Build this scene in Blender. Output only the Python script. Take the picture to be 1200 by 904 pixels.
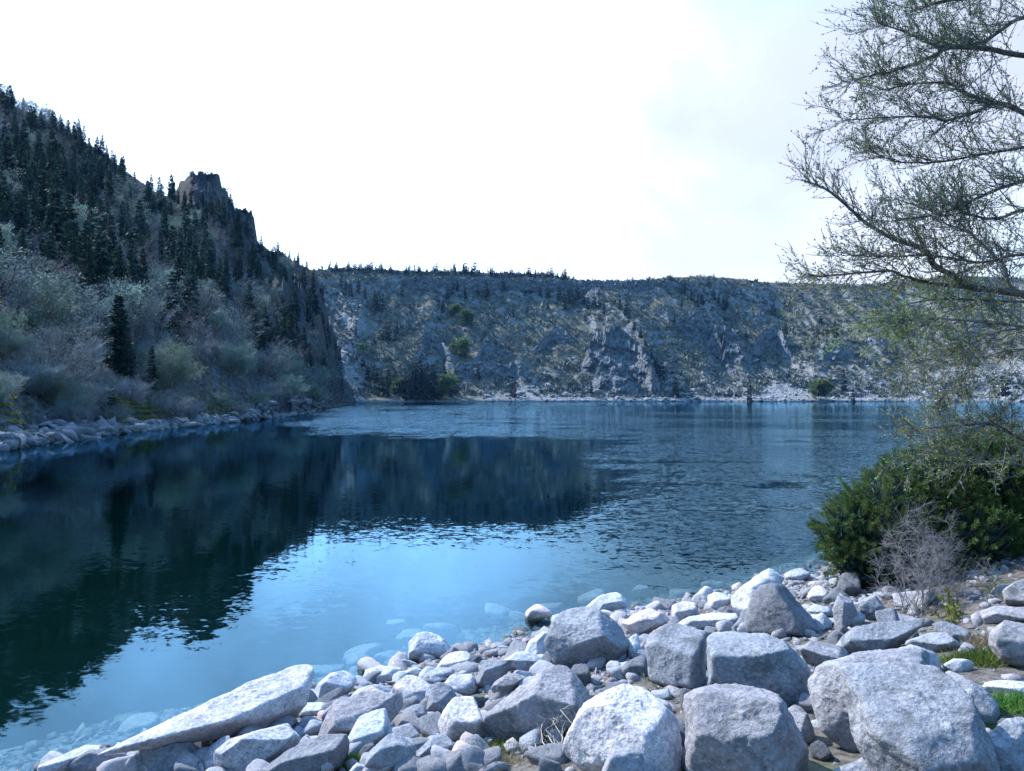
import bpy, math, random
import numpy as np
from mathutils import Vector

for o in list(bpy.data.objects):
    bpy.data.objects.remove(o)
SC = bpy.context.scene
COL = SC.collection
R = math.radians

# ------------------------------------------------------------------ camera, sky, sun, exposure
FPX, CX, CY, EYE = 860.0, 600.0, 452.0, 3.2
PITCH = math.atan(14 / FPX)
cd = bpy.data.cameras.new('camera')
cd.sensor_fit = 'HORIZONTAL'; cd.sensor_width = 36.0; cd.lens = 36.0 * FPX / 1200.0
cd.clip_start = 0.05; cd.clip_end = 6000
cam = bpy.data.objects.new('camera', cd); COL.objects.link(cam)
cam.location = (0, 0, EYE); cam.rotation_euler = (R(90) + PITCH, 0, 0)
SC.camera = cam

SUN_AZ, SUN_EL = -56.0, 43.0            # azimuth from the view direction (negative = left), elevation
SUN_DIR = Vector((math.sin(R(SUN_AZ)) * math.cos(R(SUN_EL)), math.cos(R(SUN_AZ)) * math.cos(R(SUN_EL)), math.sin(R(SUN_EL))))
sd = bpy.data.lights.new('sun', 'SUN'); sd.energy = 5.0; sd.angle = R(0.5); sd.color = (1.0, 0.97, 0.93)
sun = bpy.data.objects.new('sun', sd); COL.objects.link(sun)
sun.location = (-200, 200, 300); sun.rotation_euler = SUN_DIR.to_track_quat('Z', 'Y').to_euler()

W = bpy.data.worlds.new('World'); SC.world = W; W.use_nodes = True
wt = W.node_tree; wt.nodes.clear()
def wn(t, **k):
    n = wt.nodes.new(t)
    for a, b in k.items(): setattr(n, a, b)
    return n
def wl(a, b): wt.links.new(a, b)
def wmath(op, a, b=None, c=None, clamp=False):
    n = wn('ShaderNodeMath', operation=op, use_clamp=clamp)
    for i, v in enumerate((a, b, c)):
        if v is None: continue
        if isinstance(v, (int, float)): n.inputs[i].default_value = v
        else: wl(v, n.inputs[i])
    return n.outputs[0]
sky = wn('ShaderNodeTexSky', sky_type='NISHITA')
sky.sun_disc = False; sky.sun_elevation = R(SUN_EL); sky.sun_rotation = R(SUN_AZ); sky.altitude = 1000
bg1 = wn('ShaderNodeBackground'); bg1.inputs[1].default_value = 0.05
wl(sky.outputs[0], bg1.inputs[0])
tc = wn('ShaderNodeTexCoord')
# thin high cloud: bright towards the sun, in soft drifting bands
sep = wn('ShaderNodeSeparateXYZ'); wl(tc.outputs['Generated'], sep.inputs[0])
zc = wmath('MAXIMUM', sep.outputs[2], 0.0)
den = wmath('ADD', zc, 0.22)
comb = wn('ShaderNodeCombineXYZ')
wl(wmath('DIVIDE', sep.outputs[0], den), comb.inputs[0]); wl(wmath('DIVIDE', sep.outputs[1], den), comb.inputs[1])
mp = wn('ShaderNodeMapping'); mp.inputs['Scale'].default_value = (0.75, 0.5, 1); mp.inputs['Rotation'].default_value = (0, 0, R(35)); mp.inputs['Location'].default_value = (0.7, 0.3, 0)
wl(comb.outputs[0], mp.inputs[0])
nz = wn('ShaderNodeTexNoise'); nz.inputs['Scale'].default_value = 1.3; nz.inputs['Detail'].default_value = 7; nz.inputs['Roughness'].default_value = 0.55; nz.inputs['Distortion'].default_value = 0.5
wl(mp.outputs[0], nz.inputs['Vector'])
cov = wn('ShaderNodeMapRange'); cov.interpolation_type = 'SMOOTHSTEP'
cov.inputs[1].default_value = 0.28; cov.inputs[2].default_value = 0.72; cov.inputs[3].default_value = 0.84; cov.inputs[4].default_value = 1.30
wl(nz.outputs['Fac'], cov.inputs[0])
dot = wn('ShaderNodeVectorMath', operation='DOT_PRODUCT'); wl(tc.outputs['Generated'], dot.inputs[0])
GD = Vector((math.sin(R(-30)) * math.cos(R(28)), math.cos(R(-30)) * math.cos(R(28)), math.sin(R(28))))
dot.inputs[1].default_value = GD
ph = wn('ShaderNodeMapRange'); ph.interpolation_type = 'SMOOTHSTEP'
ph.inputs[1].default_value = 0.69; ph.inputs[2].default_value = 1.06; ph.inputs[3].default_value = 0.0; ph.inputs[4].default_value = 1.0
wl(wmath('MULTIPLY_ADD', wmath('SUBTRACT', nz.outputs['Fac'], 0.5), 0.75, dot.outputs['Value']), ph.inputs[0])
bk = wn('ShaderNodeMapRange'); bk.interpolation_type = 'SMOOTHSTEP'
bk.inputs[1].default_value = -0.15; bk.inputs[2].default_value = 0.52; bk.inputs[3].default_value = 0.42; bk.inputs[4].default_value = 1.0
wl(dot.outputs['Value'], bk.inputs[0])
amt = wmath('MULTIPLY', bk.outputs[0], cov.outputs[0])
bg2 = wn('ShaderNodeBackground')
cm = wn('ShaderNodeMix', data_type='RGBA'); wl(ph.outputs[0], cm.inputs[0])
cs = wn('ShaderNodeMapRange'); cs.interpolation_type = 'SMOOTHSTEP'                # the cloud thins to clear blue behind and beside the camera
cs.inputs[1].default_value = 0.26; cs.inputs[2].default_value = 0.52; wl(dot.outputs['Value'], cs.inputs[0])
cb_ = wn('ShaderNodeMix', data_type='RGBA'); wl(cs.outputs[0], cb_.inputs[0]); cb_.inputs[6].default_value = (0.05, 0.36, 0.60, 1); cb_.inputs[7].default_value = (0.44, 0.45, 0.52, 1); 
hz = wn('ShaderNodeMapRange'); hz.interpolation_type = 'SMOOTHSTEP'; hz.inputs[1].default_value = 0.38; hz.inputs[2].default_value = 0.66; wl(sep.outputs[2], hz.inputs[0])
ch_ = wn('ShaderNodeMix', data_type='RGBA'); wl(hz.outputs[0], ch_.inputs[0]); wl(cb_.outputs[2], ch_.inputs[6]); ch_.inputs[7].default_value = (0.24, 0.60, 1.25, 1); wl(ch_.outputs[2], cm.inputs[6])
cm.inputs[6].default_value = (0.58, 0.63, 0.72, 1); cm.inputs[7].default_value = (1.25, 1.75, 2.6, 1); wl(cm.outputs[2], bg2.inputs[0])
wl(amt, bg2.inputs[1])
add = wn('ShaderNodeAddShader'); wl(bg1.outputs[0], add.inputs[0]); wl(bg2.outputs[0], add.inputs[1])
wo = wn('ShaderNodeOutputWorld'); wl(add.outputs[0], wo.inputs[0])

SC.render.engine = 'CYCLES'
SC.view_settings.view_transform = 'Standard'; SC.view_settings.look = 'None'
SC.view_settings.exposure = 0.78; SC.view_settings.gamma = 1.0
SC.cycles.max_bounces = 6; SC.cycles.transparent_max_bounces = 16
SC.cycles.diffuse_bounces = 2; SC.cycles.glossy_bounces = 3; SC.cycles.transmission_bounces = 4; SC.cycles.volume_bounces = 0
SC.cycles.caustics_reflective = False; SC.cycles.caustics_refractive = False
SC.cycles.use_denoising = True

# ------------------------------------------------------------------ helpers
rng = np.random.default_rng(11)
random.seed(5)
CP, SP = math.cos(PITCH), math.sin(PITCH)
def ray(px, py):
    u = (px - CX) / FPX; v = (CY - py) / FPX
    return np.array([u, CP - v * SP, SP + v * CP])
def at(px, py, Y):
    d = ray(px, py); t = Y / d[1]
    return np.array([d[0] * t, Y, EYE + d[2] * t])
def project(P):
    P = np.asarray(P, float)
    dz = P[..., 2] - EYE
    f = P[..., 1] * CP + dz * SP; v = -P[..., 1] * SP + dz * CP
    f = np.where(f < 1e-3, 1e-3, f)
    return CX + FPX * P[..., 0] / f, CY - FPX * v / f

def _hash(ix, iy, iz, seed):
    h = (ix * 374761393 + iy * 668265263 + iz * 2147483647 + seed * 1274126177) & 0xFFFFFFFF
    h = ((h ^ (h >> 13)) * 1274126177) & 0xFFFFFFFF
    h = ((h ^ (h >> 16)) * 2246822519) & 0xFFFFFFFF
    return ((h ^ (h >> 15)) & 0xFFFF) / 65535.0 * 2 - 1
def vnoise(P, seed=0):
    P = np.asarray(P, float)
    i = np.floor(P).astype(np.int64); f = P - i; f = f * f * f * (f * (f * 6 - 15) + 10)
    out = 0
    for dx in (0, 1):
        wx = f[..., 0] if dx else 1 - f[..., 0]
        for dy in (0, 1):
            wy = f[..., 1] if dy else 1 - f[..., 1]
            for dz in (0, 1):
                wz = f[..., 2] if dz else 1 - f[..., 2]
                out = out + wx * wy * wz * _hash(i[..., 0] + dx, i[..., 1] + dy, i[..., 2] + dz, seed)
    return out
def fbm(P, octaves=4, seed=0, gain=0.5, ridged=False):
    P = np.asarray(P, float); a, s, t = 1.0, 0.0, 0.0
    for k in range(octaves):
        n = vnoise(P * (2.03 ** k) + 17.3 * k, seed + k)
        s = s + a * ((1 - 2 * np.abs(n)) if ridged else n); t += a; a *= gain
    return s / t
def smooth(a, b, x):
    t = np.clip((x - a) / (b - a), 0, 1); return t * t * (3 - 2 * t)

def mesh(name, V, F, smooth_shade=True, mats=(), midx=None):
    """V (n,3); F: list of int arrays (m,3) / (m,4)."""
    V = np.asarray(V, np.float32)
    if isinstance(F, np.ndarray): F = [F]
    F = [np.asarray(f, np.int32) for f in F if len(f)]
    me = bpy.data.meshes.new(name)
    me.vertices.add(len(V)); me.vertices.foreach_set('co', V.ravel())
    nl = sum(f.size for f in F); npoly = sum(len(f) for f in F)
    me.loops.add(nl); me.loops.foreach_set('vertex_index', np.concatenate([f.ravel() for f in F]))
    me.polygons.add(npoly)
    starts, tot = [], 0
    for f in F:
        starts.append(tot + np.arange(len(f)) * f.shape[1]); tot += f.size
    me.polygons.foreach_set('loop_start', np.concatenate(starts).astype(np.int32))
    for m in mats: me.materials.append(m)
    if midx is not None: me.polygons.foreach_set('material_index', np.asarray(midx, np.int32))
    me.update(calc_edges=True)
    if smooth_shade: me.polygons.foreach_set('use_smooth', np.ones(npoly, bool))
    return me
def attr(me, name, vals):
    a = me.attributes.new(name, 'FLOAT', 'POINT'); a.data.foreach_set('value', np.asarray(vals, np.float32).ravel())
def obj(name, me, parent=None, mat=None, loc=None):
    if mat is not None and not me.materials: me.materials.append(mat)
    o = bpy.data.objects.new(name, me); COL.objects.link(o)
    if parent is not None: o.parent = parent
    if loc is not None: o.location = loc
    return o
def tag(o, label=None, cat=None, group=None, kind=None):
    if label: o['label'] = label
    if cat: o['category'] = cat
    if group: o['group'] = group
    if kind: o['kind'] = kind
    return o
def empty(name, loc, label, cat, group=None):
    o = bpy.data.objects.new(name, None); COL.objects.link(o); o.location = loc
    return tag(o, label, cat, group)
def dup(o, loc, rz=0.0, scale=None, label=None, group=None, tilt=None):
    """a copy of a thing and of its parts"""
    c = o.copy(); COL.objects.link(c); c.location = loc
    c.rotation_euler = (tilt[0] if tilt else 0, tilt[1] if tilt else 0, rz)
    if scale is not None: c.scale = scale
    if label: c['label'] = label
    if group: c['group'] = group
    for ch in o.children:
        d = ch.copy(); COL.objects.link(d); d.parent = c
        for g in ch.children:
            e = g.copy(); COL.objects.link(e); e.parent = d
    return c

def basis(d):
    d = d / np.maximum(np.linalg.norm(d, axis=-1, keepdims=True), 1e-9)
    ref = np.where(np.abs(d[..., 2:3]) < 0.9, np.array([0, 0, 1.0]), np.array([1.0, 0, 0]))
    a = np.cross(d, ref); a /= np.maximum(np.linalg.norm(a, axis=-1, keepdims=True), 1e-9)
    return d, a, np.cross(d, a)
def prisms(P0, P1, r0, r1, n=3):
    """many tapered n-sided twigs as one vertex/quad array"""
    P0, P1 = np.asarray(P0, float), np.asarray(P1, float)
    m = len(P0); _, a, b = basis(P1 - P0)
    an = np.arange(n) * 2 * math.pi / n
    c, s = np.cos(an)[None, :, None], np.sin(an)[None, :, None]
    ring = a[:, None] * c + b[:, None] * s
    r0 = np.broadcast_to(np.asarray(r0, float), (m,))[:, None, None]; r1 = np.broadcast_to(np.asarray(r1, float), (m,))[:, None, None]
    V = np.concatenate([P0[:, None] + ring * r0, P1[:, None] + ring * r1], 1).reshape(-1, 3)
    base = (np.arange(m) * 2 * n)[:, None]; k = np.arange(n)
    F = np.stack([base + k, base + (k + 1) % n, base + n + (k + 1) % n, base + n + k], -1).reshape(-1, 4)
    return V, F
def tube(pts, rad, n=7):
    """one continuous tapered tube along a polyline, closed at both ends"""
    pts = np.asarray(pts, float); m = len(pts)
    T = np.gradient(pts, axis=0); _, a, b = basis(T)
    for i in range(1, m):                      # parallel transport
        t = T[i] / np.linalg.norm(T[i]); a[i] = a[i - 1] - t * np.dot(a[i - 1], t); a[i] /= np.linalg.norm(a[i]); b[i] = np.cross(t, a[i])
    an = np.arange(n) * 2 * math.pi / n
    V = (pts[:, None] + (a[:, None] * np.cos(an)[None, :, None] + b[:, None] * np.sin(an)[None, :, None]) * np.asarray(rad, float)[:, None, None]).reshape(-1, 3)
    i = np.arange(m - 1)[:, None] * n; k = np.arange(n)
    F = np.stack([i + k, i + (k + 1) % n, i + n + (k + 1) % n, i + n + k], -1).reshape(-1, 4)
    V = np.concatenate([V, pts[:1], pts[-1:]]); c0, c1 = m * n, m * n + 1
    caps = np.array([[c0, (j + 1) % n, j] for j in range(n)] + [[c1, (m - 1) * n + j, (m - 1) * n + (j + 1) % n] for j in range(n)])
    return V, F, caps
class Acc:
    def __init__(s): s.V, s.Q, s.T, s.n = [], [], [], 0
    def add(s, V, Q=None, T=None):
        if Q is not None and len(Q): s.Q.append(np.asarray(Q) + s.n)
        if T is not None and len(T): s.T.append(np.asarray(T) + s.n)
        s.V.append(np.asarray(V, float)); s.n += len(V)
    def mesh(s, name, sm=True, mat=None):
        F = ([np.concatenate(s.Q)] if s.Q else []) + ([np.concatenate(s.T)] if s.T else [])
        return mesh(name, np.concatenate(s.V), F, sm, [mat] if mat else ())
def blades(P, D, L, Wd, jit=None, bend=0.0):
    """leaf / needle quads (as diamonds): base P, direction D, length L, width Wd"""
    P, D = np.asarray(P, float), np.asarray(D, float); m = len(P)
    d, a, b = basis(D); ang = rng.uniform(0, 2 * math.pi, m)[:, None]
    s = a * np.cos(ang) + b * np.sin(ang)
    L = np.broadcast_to(np.asarray(L, float), (m,))[:, None]; Wd = np.broadcast_to(np.asarray(Wd, float), (m,))[:, None]
    mid = P + d * L * 0.45 + np.array([0, 0, -1]) * bend * L * .2
    V = np.stack([P, mid + s * Wd / 2, P + d * L + np.array([0, 0, -1]) * bend * L, mid - s * Wd / 2], 1).reshape(-1, 3)
    F = np.arange(m * 4).reshape(-1, 4)
    return V, F

# ------------------------------------------------------------------ materials
class M:
    def __init__(s, name):
        s.m = bpy.data.materials.new(name); s.m.use_nodes = True; s.t = s.m.node_tree; s.t.nodes.clear()
        s.out = s.n('ShaderNodeOutputMaterial')
    def n(s, t, **k):
        x = s.t.nodes.new(t)
        for a, b in k.items(): setattr(x, a, b)
        return x
    def l(s, a, b): s.t.links.new(a, b)
    def put(s, inp, v):
        if isinstance(v, (int, float)): inp.default_value = v
        elif isinstance(v, (tuple, list)): inp.default_value = tuple(v) + (1,) * (len(inp.default_value) - len(v))
        else: s.l(v, inp)
    def math(s, op, a, b=None, clamp=False):
        x = s.n('ShaderNodeMath', operation=op, use_clamp=clamp); s.put(x.inputs[0], a)
        if b is not None: s.put(x.inputs[1], b)
        return x.outputs[0]
    def noise(s, scale, detail=4, rough=.55, vec=None, dist=0):
        x = s.n('ShaderNodeTexNoise'); x.inputs['Scale'].default_value = scale; x.inputs['Detail'].default_value = detail
        x.inputs['Roughness'].default_value = rough; x.inputs['Distortion'].default_value = dist
        if vec is not None: s.l(vec, x.inputs['Vector'])
        return x
    def rng(s, v, a, b, c=0, d=1, sm=True):
        x = s.n('ShaderNodeMapRange'); x.interpolation_type = 'SMOOTHSTEP' if sm else 'LINEAR'
        s.put(x.inputs[0], v)
        for i, q in enumerate((a, b, c, d)): s.put(x.inputs[i + 1], q)
        return x.outputs[0]
    def mix(s, f, a, b, blend='MIX'):
        x = s.n('ShaderNodeMix', data_type='RGBA', blend_type=blend); s.put(x.inputs[0], f); s.put(x.inputs[6], a); s.put(x.inputs[7], b)
        return x.outputs[2]
    def coord(s, which='Object'):
        return s.n('ShaderNodeTexCoord').outputs[which]
    def pos(s): return s.n('ShaderNodeNewGeometry').outputs['Position']
    def attr(s, name):
        return s.n('ShaderNodeAttribute', attribute_name=name).outputs['Fac']
    def rand(s): return s.n('ShaderNodeObjectInfo').outputs['Random']
    def bump(s, h, strength, dist):
        x = s.n('ShaderNodeBump'); x.inputs['Strength'].default_value = strength; x.inputs['Distance'].default_value = dist; s.l(h, x.inputs['Height']); return x.outputs[0]
    def bsdf(s, col, rough=.9, normal=None, spec=.2, trans=0.0):
        p = s.n('ShaderNodeBsdfPrincipled'); s.put(p.inputs['Base Color'], col); s.put(p.inputs['Roughness'], rough); p.inputs['Specular IOR Level'].default_value = spec
        if normal is not None: s.l(normal, p.inputs['Normal'])
        sh = p.outputs[0]
        if trans:
            t = s.n('ShaderNodeBsdfTranslucent'); s.put(t.inputs[0], col); x = s.n('ShaderNodeMixShader'); x.inputs[0].default_value = trans
            s.l(sh, x.inputs[1]); s.l(t.outputs[0], x.inputs[2]); sh = x.outputs[0]
        s.l(sh, s.out.inputs[0]); return s.m

def foliage(name, c1, c2, scale, trans=.25, hue=.12):
    k = M(name); f = k.noise(scale, 2, .6, k.coord()).outputs['Fac']
    c = k.mix(k.rng(f, .35, .65), c1, c2)
    h = k.n('ShaderNodeHueSaturation'); k.put(h.inputs['Value'], k.rng(k.rand(), 0, 1, 1 - hue * 2.2, 1 + hue * 2.2, False)); k.put(h.inputs['Hue'], k.rng(k.rand(), 0, 1, .5 - hue * .25, .5 + hue * .25, False)); k.l(c, h.inputs['Color'])
    return k.bsdf(h.outputs[0], .75, spec=.15, trans=trans)
MAT = {}
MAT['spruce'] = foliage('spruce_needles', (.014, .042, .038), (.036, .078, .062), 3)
MAT['spruce_far'] = foliage('spruce_needles_far', (.007, .020, .018), (.016, .034, .028), 3)
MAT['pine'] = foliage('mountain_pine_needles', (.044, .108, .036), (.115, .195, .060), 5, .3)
MAT['bark'] = foliage('bark', (.07, .06, .055), (.16, .145, .13), 9, 0, .08)
MAT['bark_pale'] = foliage('pale_bark', (.16, .15, .14), (.30, .28, .26), 12, 0, .05)
MAT['twig_grey'] = foliage('grey_twigs', (.16, .195, .215), (.30, .335, .355), 1.5, 0, .16)
MAT['twig_green'] = foliage('budding_twigs', (.16, .235, .215), (.28, .37, .32), 1.5, .2, .14)
MAT['twig_dark'] = foliage('dark_twigs', (.085, .09, .10), (.18, .18, .195), 1.5, 0, .14)
MAT['dead'] = foliage('dead_twigs', (.26, .24, .21), (.42, .39, .35), 14, 0, .05)
MAT['leaf_yellow'] = foliage('fresh_leaves', (.07, .125, .045), (.14, .20, .07), 2, .35)
MAT['twig_pale'] = foliage('pale_twigs', (.20, .235, .25), (.36, .39, .41), 1.5, .1, .12)
MAT['twig_pale_green'] = foliage('pale_budding_twigs', (.19, .27, .24), (.32, .41, .34), 1.5, .2, .12)
MAT['limb_twig'] = foliage('young_twigs', (.10, .105, .12), (.20, .20, .225), 6, 0, .05)
MAT['moss'] = foliage('mossy_grass', (.10, .12, .03), (.26, .25, .08), .6, .2, .05)
MAT['spring_leaf'] = foliage('spring_leaves', (.17, .23, .06), (.27, .33, .10), 6, .3, .1)
MAT['bark_dark'] = foliage('dark_bark', (.035, .032, .03), (.08, .072, .065), 9, 0, .08)
MAT['bud'] = foliage('opening_buds', (.12, .17, .08), (.24, .30, .13), 7, .22, .12)
MAT['grass'] = foliage('grass_blades', (.055, .13, .025), (.14, .22, .05), 4, .3)
MAT['dry_grass'] = foliage('dry_grass_blades', (.28, .24, .15), (.40, .35, .22), 4, .25)
MAT['brush'] = foliage('hillside_brush', (.075, .092, .085), (.19, .205, .18), .05, 0, .1)
MAT['shrub_leaf'] = foliage('shrub_leaves', (.05, .10, .02), (.16, .17, .03), 5, .3)

def granite(name, warm=0.5, bright=1.0, dark_lichen=.35):
    k = M(name); co = k.coord(); rnd = k.rand()
    off = k.n('ShaderNodeVectorMath', operation='ADD'); k.l(co, off.inputs[0])
    cb = k.n('ShaderNodeCombineXYZ'); k.put(cb.inputs[0], k.math('MULTIPLY', rnd, 37.0)); k.put(cb.inputs[1], k.math('MULTIPLY', rnd, 91.0)); k.l(cb.outputs[0], off.inputs[1]); v = off.outputs[0]
    big = k.noise(1.5, 5, .6, v, .6).outputs['Fac']; mid = k.noise(7, 6, .7, v, .3).outputs['Fac']; fine = k.noise(38, 4, .75, v).outputs['Fac']; grain = k.noise(190, 2, .7, v).outputs['Fac']
    b = bright
    c = k.mix(k.rng(big, .32, .68), (.245 * b, .27 * b, .325 * b), (.40 * b, .42 * b, .465 * b))
    c = k.mix(k.math('MULTIPLY', k.rng(rnd, .35, 1), warm), c, (.52 * b, .40 * b, .375 * b))
    c = k.mix(k.rng(mid, .36, .60, .55, 0), c, (.16 * b, .175 * b, .20 * b))
    c = k.mix(k.rng(fine, .50, .66, 0, .45), c, (.60 * b, .60 * b, .61 * b))
    c = k.mix(k.rng(fine, .47, .33, 0, .65), c, (.105, .115, .135))
    c = k.mix(k.rng(grain, .46, .34, 0, .6), c, (.09, .095, .11))
    li = k.noise(3.6, 7, .72, v, 1.0).outputs['Fac']
    c = k.mix(k.rng(li, .53, .63, 0, dark_lichen), c, (.075, .085, .085))
    c = k.mix(k.rng(li, .41, .35, 0, .55), c, (.52 * b, .53 * b, .53 * b))
    h = k.math('ADD', k.math('MULTIPLY', mid, 1.0), k.math('MULTIPLY', fine, .45))
    pz = k.n('ShaderNodeSeparateXYZ'); k.l(k.pos(), pz.inputs[0])                 # wet and algae-dark along the waterline
    wet = k.rng(k.math('ADD', pz.outputs[2], k.math('MULTIPLY', mid, .07)), .10, .045)
    c = k.mix(wet, c, k.mix(1.0, c, (.42, .45, .40), 'MULTIPLY'))
    return k.bsdf(c, k.rng(wet, 0, 1, .9, .35), k.bump(h, .8, .035), .2)
MAT['granite'] = granite('granite', .3, .80, .6)
MAT['granite_pale'] = granite('pale_shore_granite', .4, 1.42, .15)
MAT['granite_pink'] = granite('pink_granite', 1.0, 1.45, .15)
MAT['granite_dark'] = granite('dark_lichened_granite', .1, .55, .8)
MAT['granite_wet'] = granite('submerged_granite', .1, .50, .3)
MAT['granite_sunk'] = granite('sunken_granite', .2, 1.0, .2)
# ------------------------------------------------------------------ near shore and lake bed
SN = np.array([-.578, .816])
def shore_s(x, y):
    s = SN[0] * x + SN[1] * y - 7.85
    return s + .35 * np.sin((x * .816 + y * .578) * .55 + 1.0) * .6 - .45 * smooth(3, 9, x) * 1.0
def ground_z(x, y):
    x = np.asarray(x, float); y = np.asarray(y, float)
    s = shore_s(x, y)
    land = np.where(s > -6, -.205 * s, 1.23 + .06 * (-s - 6))
    land = np.minimum(land, 1.5 + .004 * np.maximum(-s, 0))
    land = land + smooth(3.5, 8, x) * smooth(-.5, -3, s) * .28
    bed = -(.30 * s + .05 * np.maximum(s - 1.2, 0) ** 2); bed = np.maximum(bed, -3.6)
    z = np.where(s < 0, land, bed)
    P = np.stack([x, y, x * 0], -1)
    return z + (.05 * vnoise(P * .9, 3) + .02 * vnoise(P * 3.1, 4)) * smooth(60, 10, np.abs(s))
def hit_ground(px, py):
    d = ray(px, py); t = np.linspace(1.5, 40, 3000)
    P = np.array([0, 0, EYE]) + d[None] * t[:, None]
    below = np.nonzero(P[:, 2] < ground_z(P[:, 0], P[:, 1]))[0]
    return P[below[0]] if len(below) else P[-1]

def warp_grid(nx, ny, x0, hx, y0, hy, k):
    u = np.linspace(-1, 1, nx); v = np.linspace(-1, 1, ny)
    X = x0 + hx * np.sinh(k * u) / math.sinh(k); Y = y0 + hy * np.sinh(k * v) / math.sinh(k)
    X, Y = np.meshgrid(X, Y); return X, Y
def grid_faces(ny, nx):
    i = np.arange(ny - 1)[:, None] * nx; j = np.arange(nx - 1)
    return np.stack([i + j, i + j + 1, i + nx + j + 1, i + nx + j], -1).reshape(-1, 4)

X, Y = warp_grid(420, 420, 1.5, 980, 8.0, 980, 6.2)
Z = ground_z(X, Y)
Pn = np.stack([X, Y, Z * 0], -1)
near = smooth(30, 14, np.hypot(X, Y - 8))
Z = Z + near * (.022 * fbm(Pn * 7, 3, 9) + .012 * np.abs(vnoise(Pn * 22, 12)))
k = M('shore_ground'); g = k.pos()
n1 = k.noise(.9, 5, .6, g).outputs['Fac']; n2 = k.noise(9, 5, .7, g).outputs['Fac']; n3 = k.noise(60, 3, .7, g).outputs['Fac']
c = k.mix(k.rng(n2, .35, .65), (.06, .055, .05), (.17, .155, .14))
c = k.mix(k.rng(n1, .55, .66, 0, .7), c, (.10, .12, .05))
c = k.mix(k.rng(n3, .42, .3, 0, .6), c, (.08, .07, .06))
sz = k.n('ShaderNodeSeparateXYZ'); k.l(g, sz.inputs[0])
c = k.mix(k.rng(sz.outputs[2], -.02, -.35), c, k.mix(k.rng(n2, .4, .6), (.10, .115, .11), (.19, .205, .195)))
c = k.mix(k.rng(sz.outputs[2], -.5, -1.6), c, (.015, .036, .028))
m = k.bsdf(c, .95, k.bump(k.math('ADD', n2, n3), .7, .03), .15)
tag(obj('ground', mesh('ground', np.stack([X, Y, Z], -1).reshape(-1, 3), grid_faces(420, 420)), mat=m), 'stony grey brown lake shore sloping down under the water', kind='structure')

# ------------------------------------------------------------------ the lake
X, Y = warp_grid(360, 520, 0.0, 980, 8.0, 980, 5.6)
keep = Y.max()
q = EYE * FPX / np.maximum(Y, 1.0)                 # wind lanes run across the lake, so they are set by distance
pxw = CX + FPX * X / np.maximum(Y, 1.0)
P1 = np.stack([X / 60, Y / 45, X * 0], -1); P2 = np.stack([X / 9, Y / 11, X * 0 + 3], -1)
Pl = np.stack([X / np.maximum(Y, 4) * 2.2, np.log(np.maximum(Y, 1)) * 4.2, X * 0], -1)
wob = fbm(Pl, 4, 31)
qq = q * (1 + .16 * wob)
rip = 0.25 + .75 * smooth(8, 17, qq) * (1 - .55 * smooth(50, 180, qq))      # open water: rippled
band = smooth(20.0, 21.5, qq + 1.0 * wob) * smooth(37.5, 35.5, qq)           # calm dark lane seen at right
right = smooth(560, 860, pxw + 60 * wob)
rip = rip * (1 - .80 * band * right)
thin = smooth(24.8, 25.6, q) * smooth(29.0, 28.2, q) * right
rip = np.maximum(rip, .8 * thin)
rip = rip * (1 - .85 * smooth(19, 15, q) * smooth(480, 800, pxw))
lft = smooth(330, 420, pxw) * smooth(900, 620, pxw) * smooth(7, 11, qq) * smooth(46, 36, qq + 6 * wob)
rip = np.maximum(rip, 1.05 * lft)
calm = smooth(790, 640, pxw + 110 * wob) * smooth(38, 50, qq + 5 * wob)      # sheltered mirror in front of the left hill
calm = np.maximum(calm, smooth(395, 330, pxw + 40 * wob) * smooth(16, 20, q))
calm = np.maximum(calm, smooth(165, 200, qq + 10 * wob) * .9)
calm = np.where(Y < 2, 1, calm)
rip = rip * (.72 + .75 * smooth(-.35, .5, fbm(P2 * [.8, 1.0, 1], 4, 37))) * (.8 + .5 * smooth(-.3, .4, fbm(P1, 3, 38)))
rip = rip * (1 - calm) + calm * (.026 + .022 * smooth(140, 170, q))
Zw = X * 0.0
k = M('lake_water'); g = k.pos()
s0 = k.attr('ripple')
def slopes(scale, detail):
    mpn = k.n('ShaderNodeMapping'); mpn.inputs['Scale'].default_value = (.75, 1.15, 1); mpn.inputs['Rotation'].default_value = (0, 0, R(14)); k.l(g, mpn.inputs[0])
    x = k.noise(scale, detail, .55, mpn.outputs[0], .3)
    v = k.n('ShaderNodeVectorMath', operation='SUBTRACT'); k.l(x.outputs['Color'], v.inputs[0]); v.inputs[1].default_value = (.5, .5, .5); return v.outputs[0]
sa, sb = slopes(13.0, 3), slopes(5.0, 2)
v = k.n('ShaderNodeVectorMath', operation='ADD'); k.l(sa, v.inputs[0]); k.l(sb, v.inputs[1])
w = k.n('ShaderNodeVectorMath', operation='SCALE'); k.l(v.outputs[0], w.inputs[0]); 
mg = k.n('ShaderNodeMapping'); mg.inputs['Scale'].default_value = (.55, .8, 1); mg.inputs['Rotation'].default_value = (0, 0, R(-12)); k.l(g, mg.inputs[0])
gust = k.math('ADD', k.math('MULTIPLY', k.noise(.42, 4, .6, mg.outputs[0], .3).outputs['Fac'], .6), k.math('MULTIPLY', k.noise(.09, 3, .6, mg.outputs[0]).outputs['Fac'], .4))
k.l(k.math('MULTIPLY', s0, k.rng(gust, .38, .60, .22, 1.75)), w.inputs['Scale'])
w2 = k.n('ShaderNodeVectorMath', operation='MULTIPLY_ADD'); k.l(w.outputs[0], w2.inputs[0]); w2.inputs[1].default_value = (.6, 1, 0); w2.inputs[2].default_value = (0, 0, 1)
nn = k.n('ShaderNodeVectorMath', operation='NORMALIZE'); k.l(w2.outputs[0], nn.inputs[0]); N = nn.outputs[0]
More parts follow.
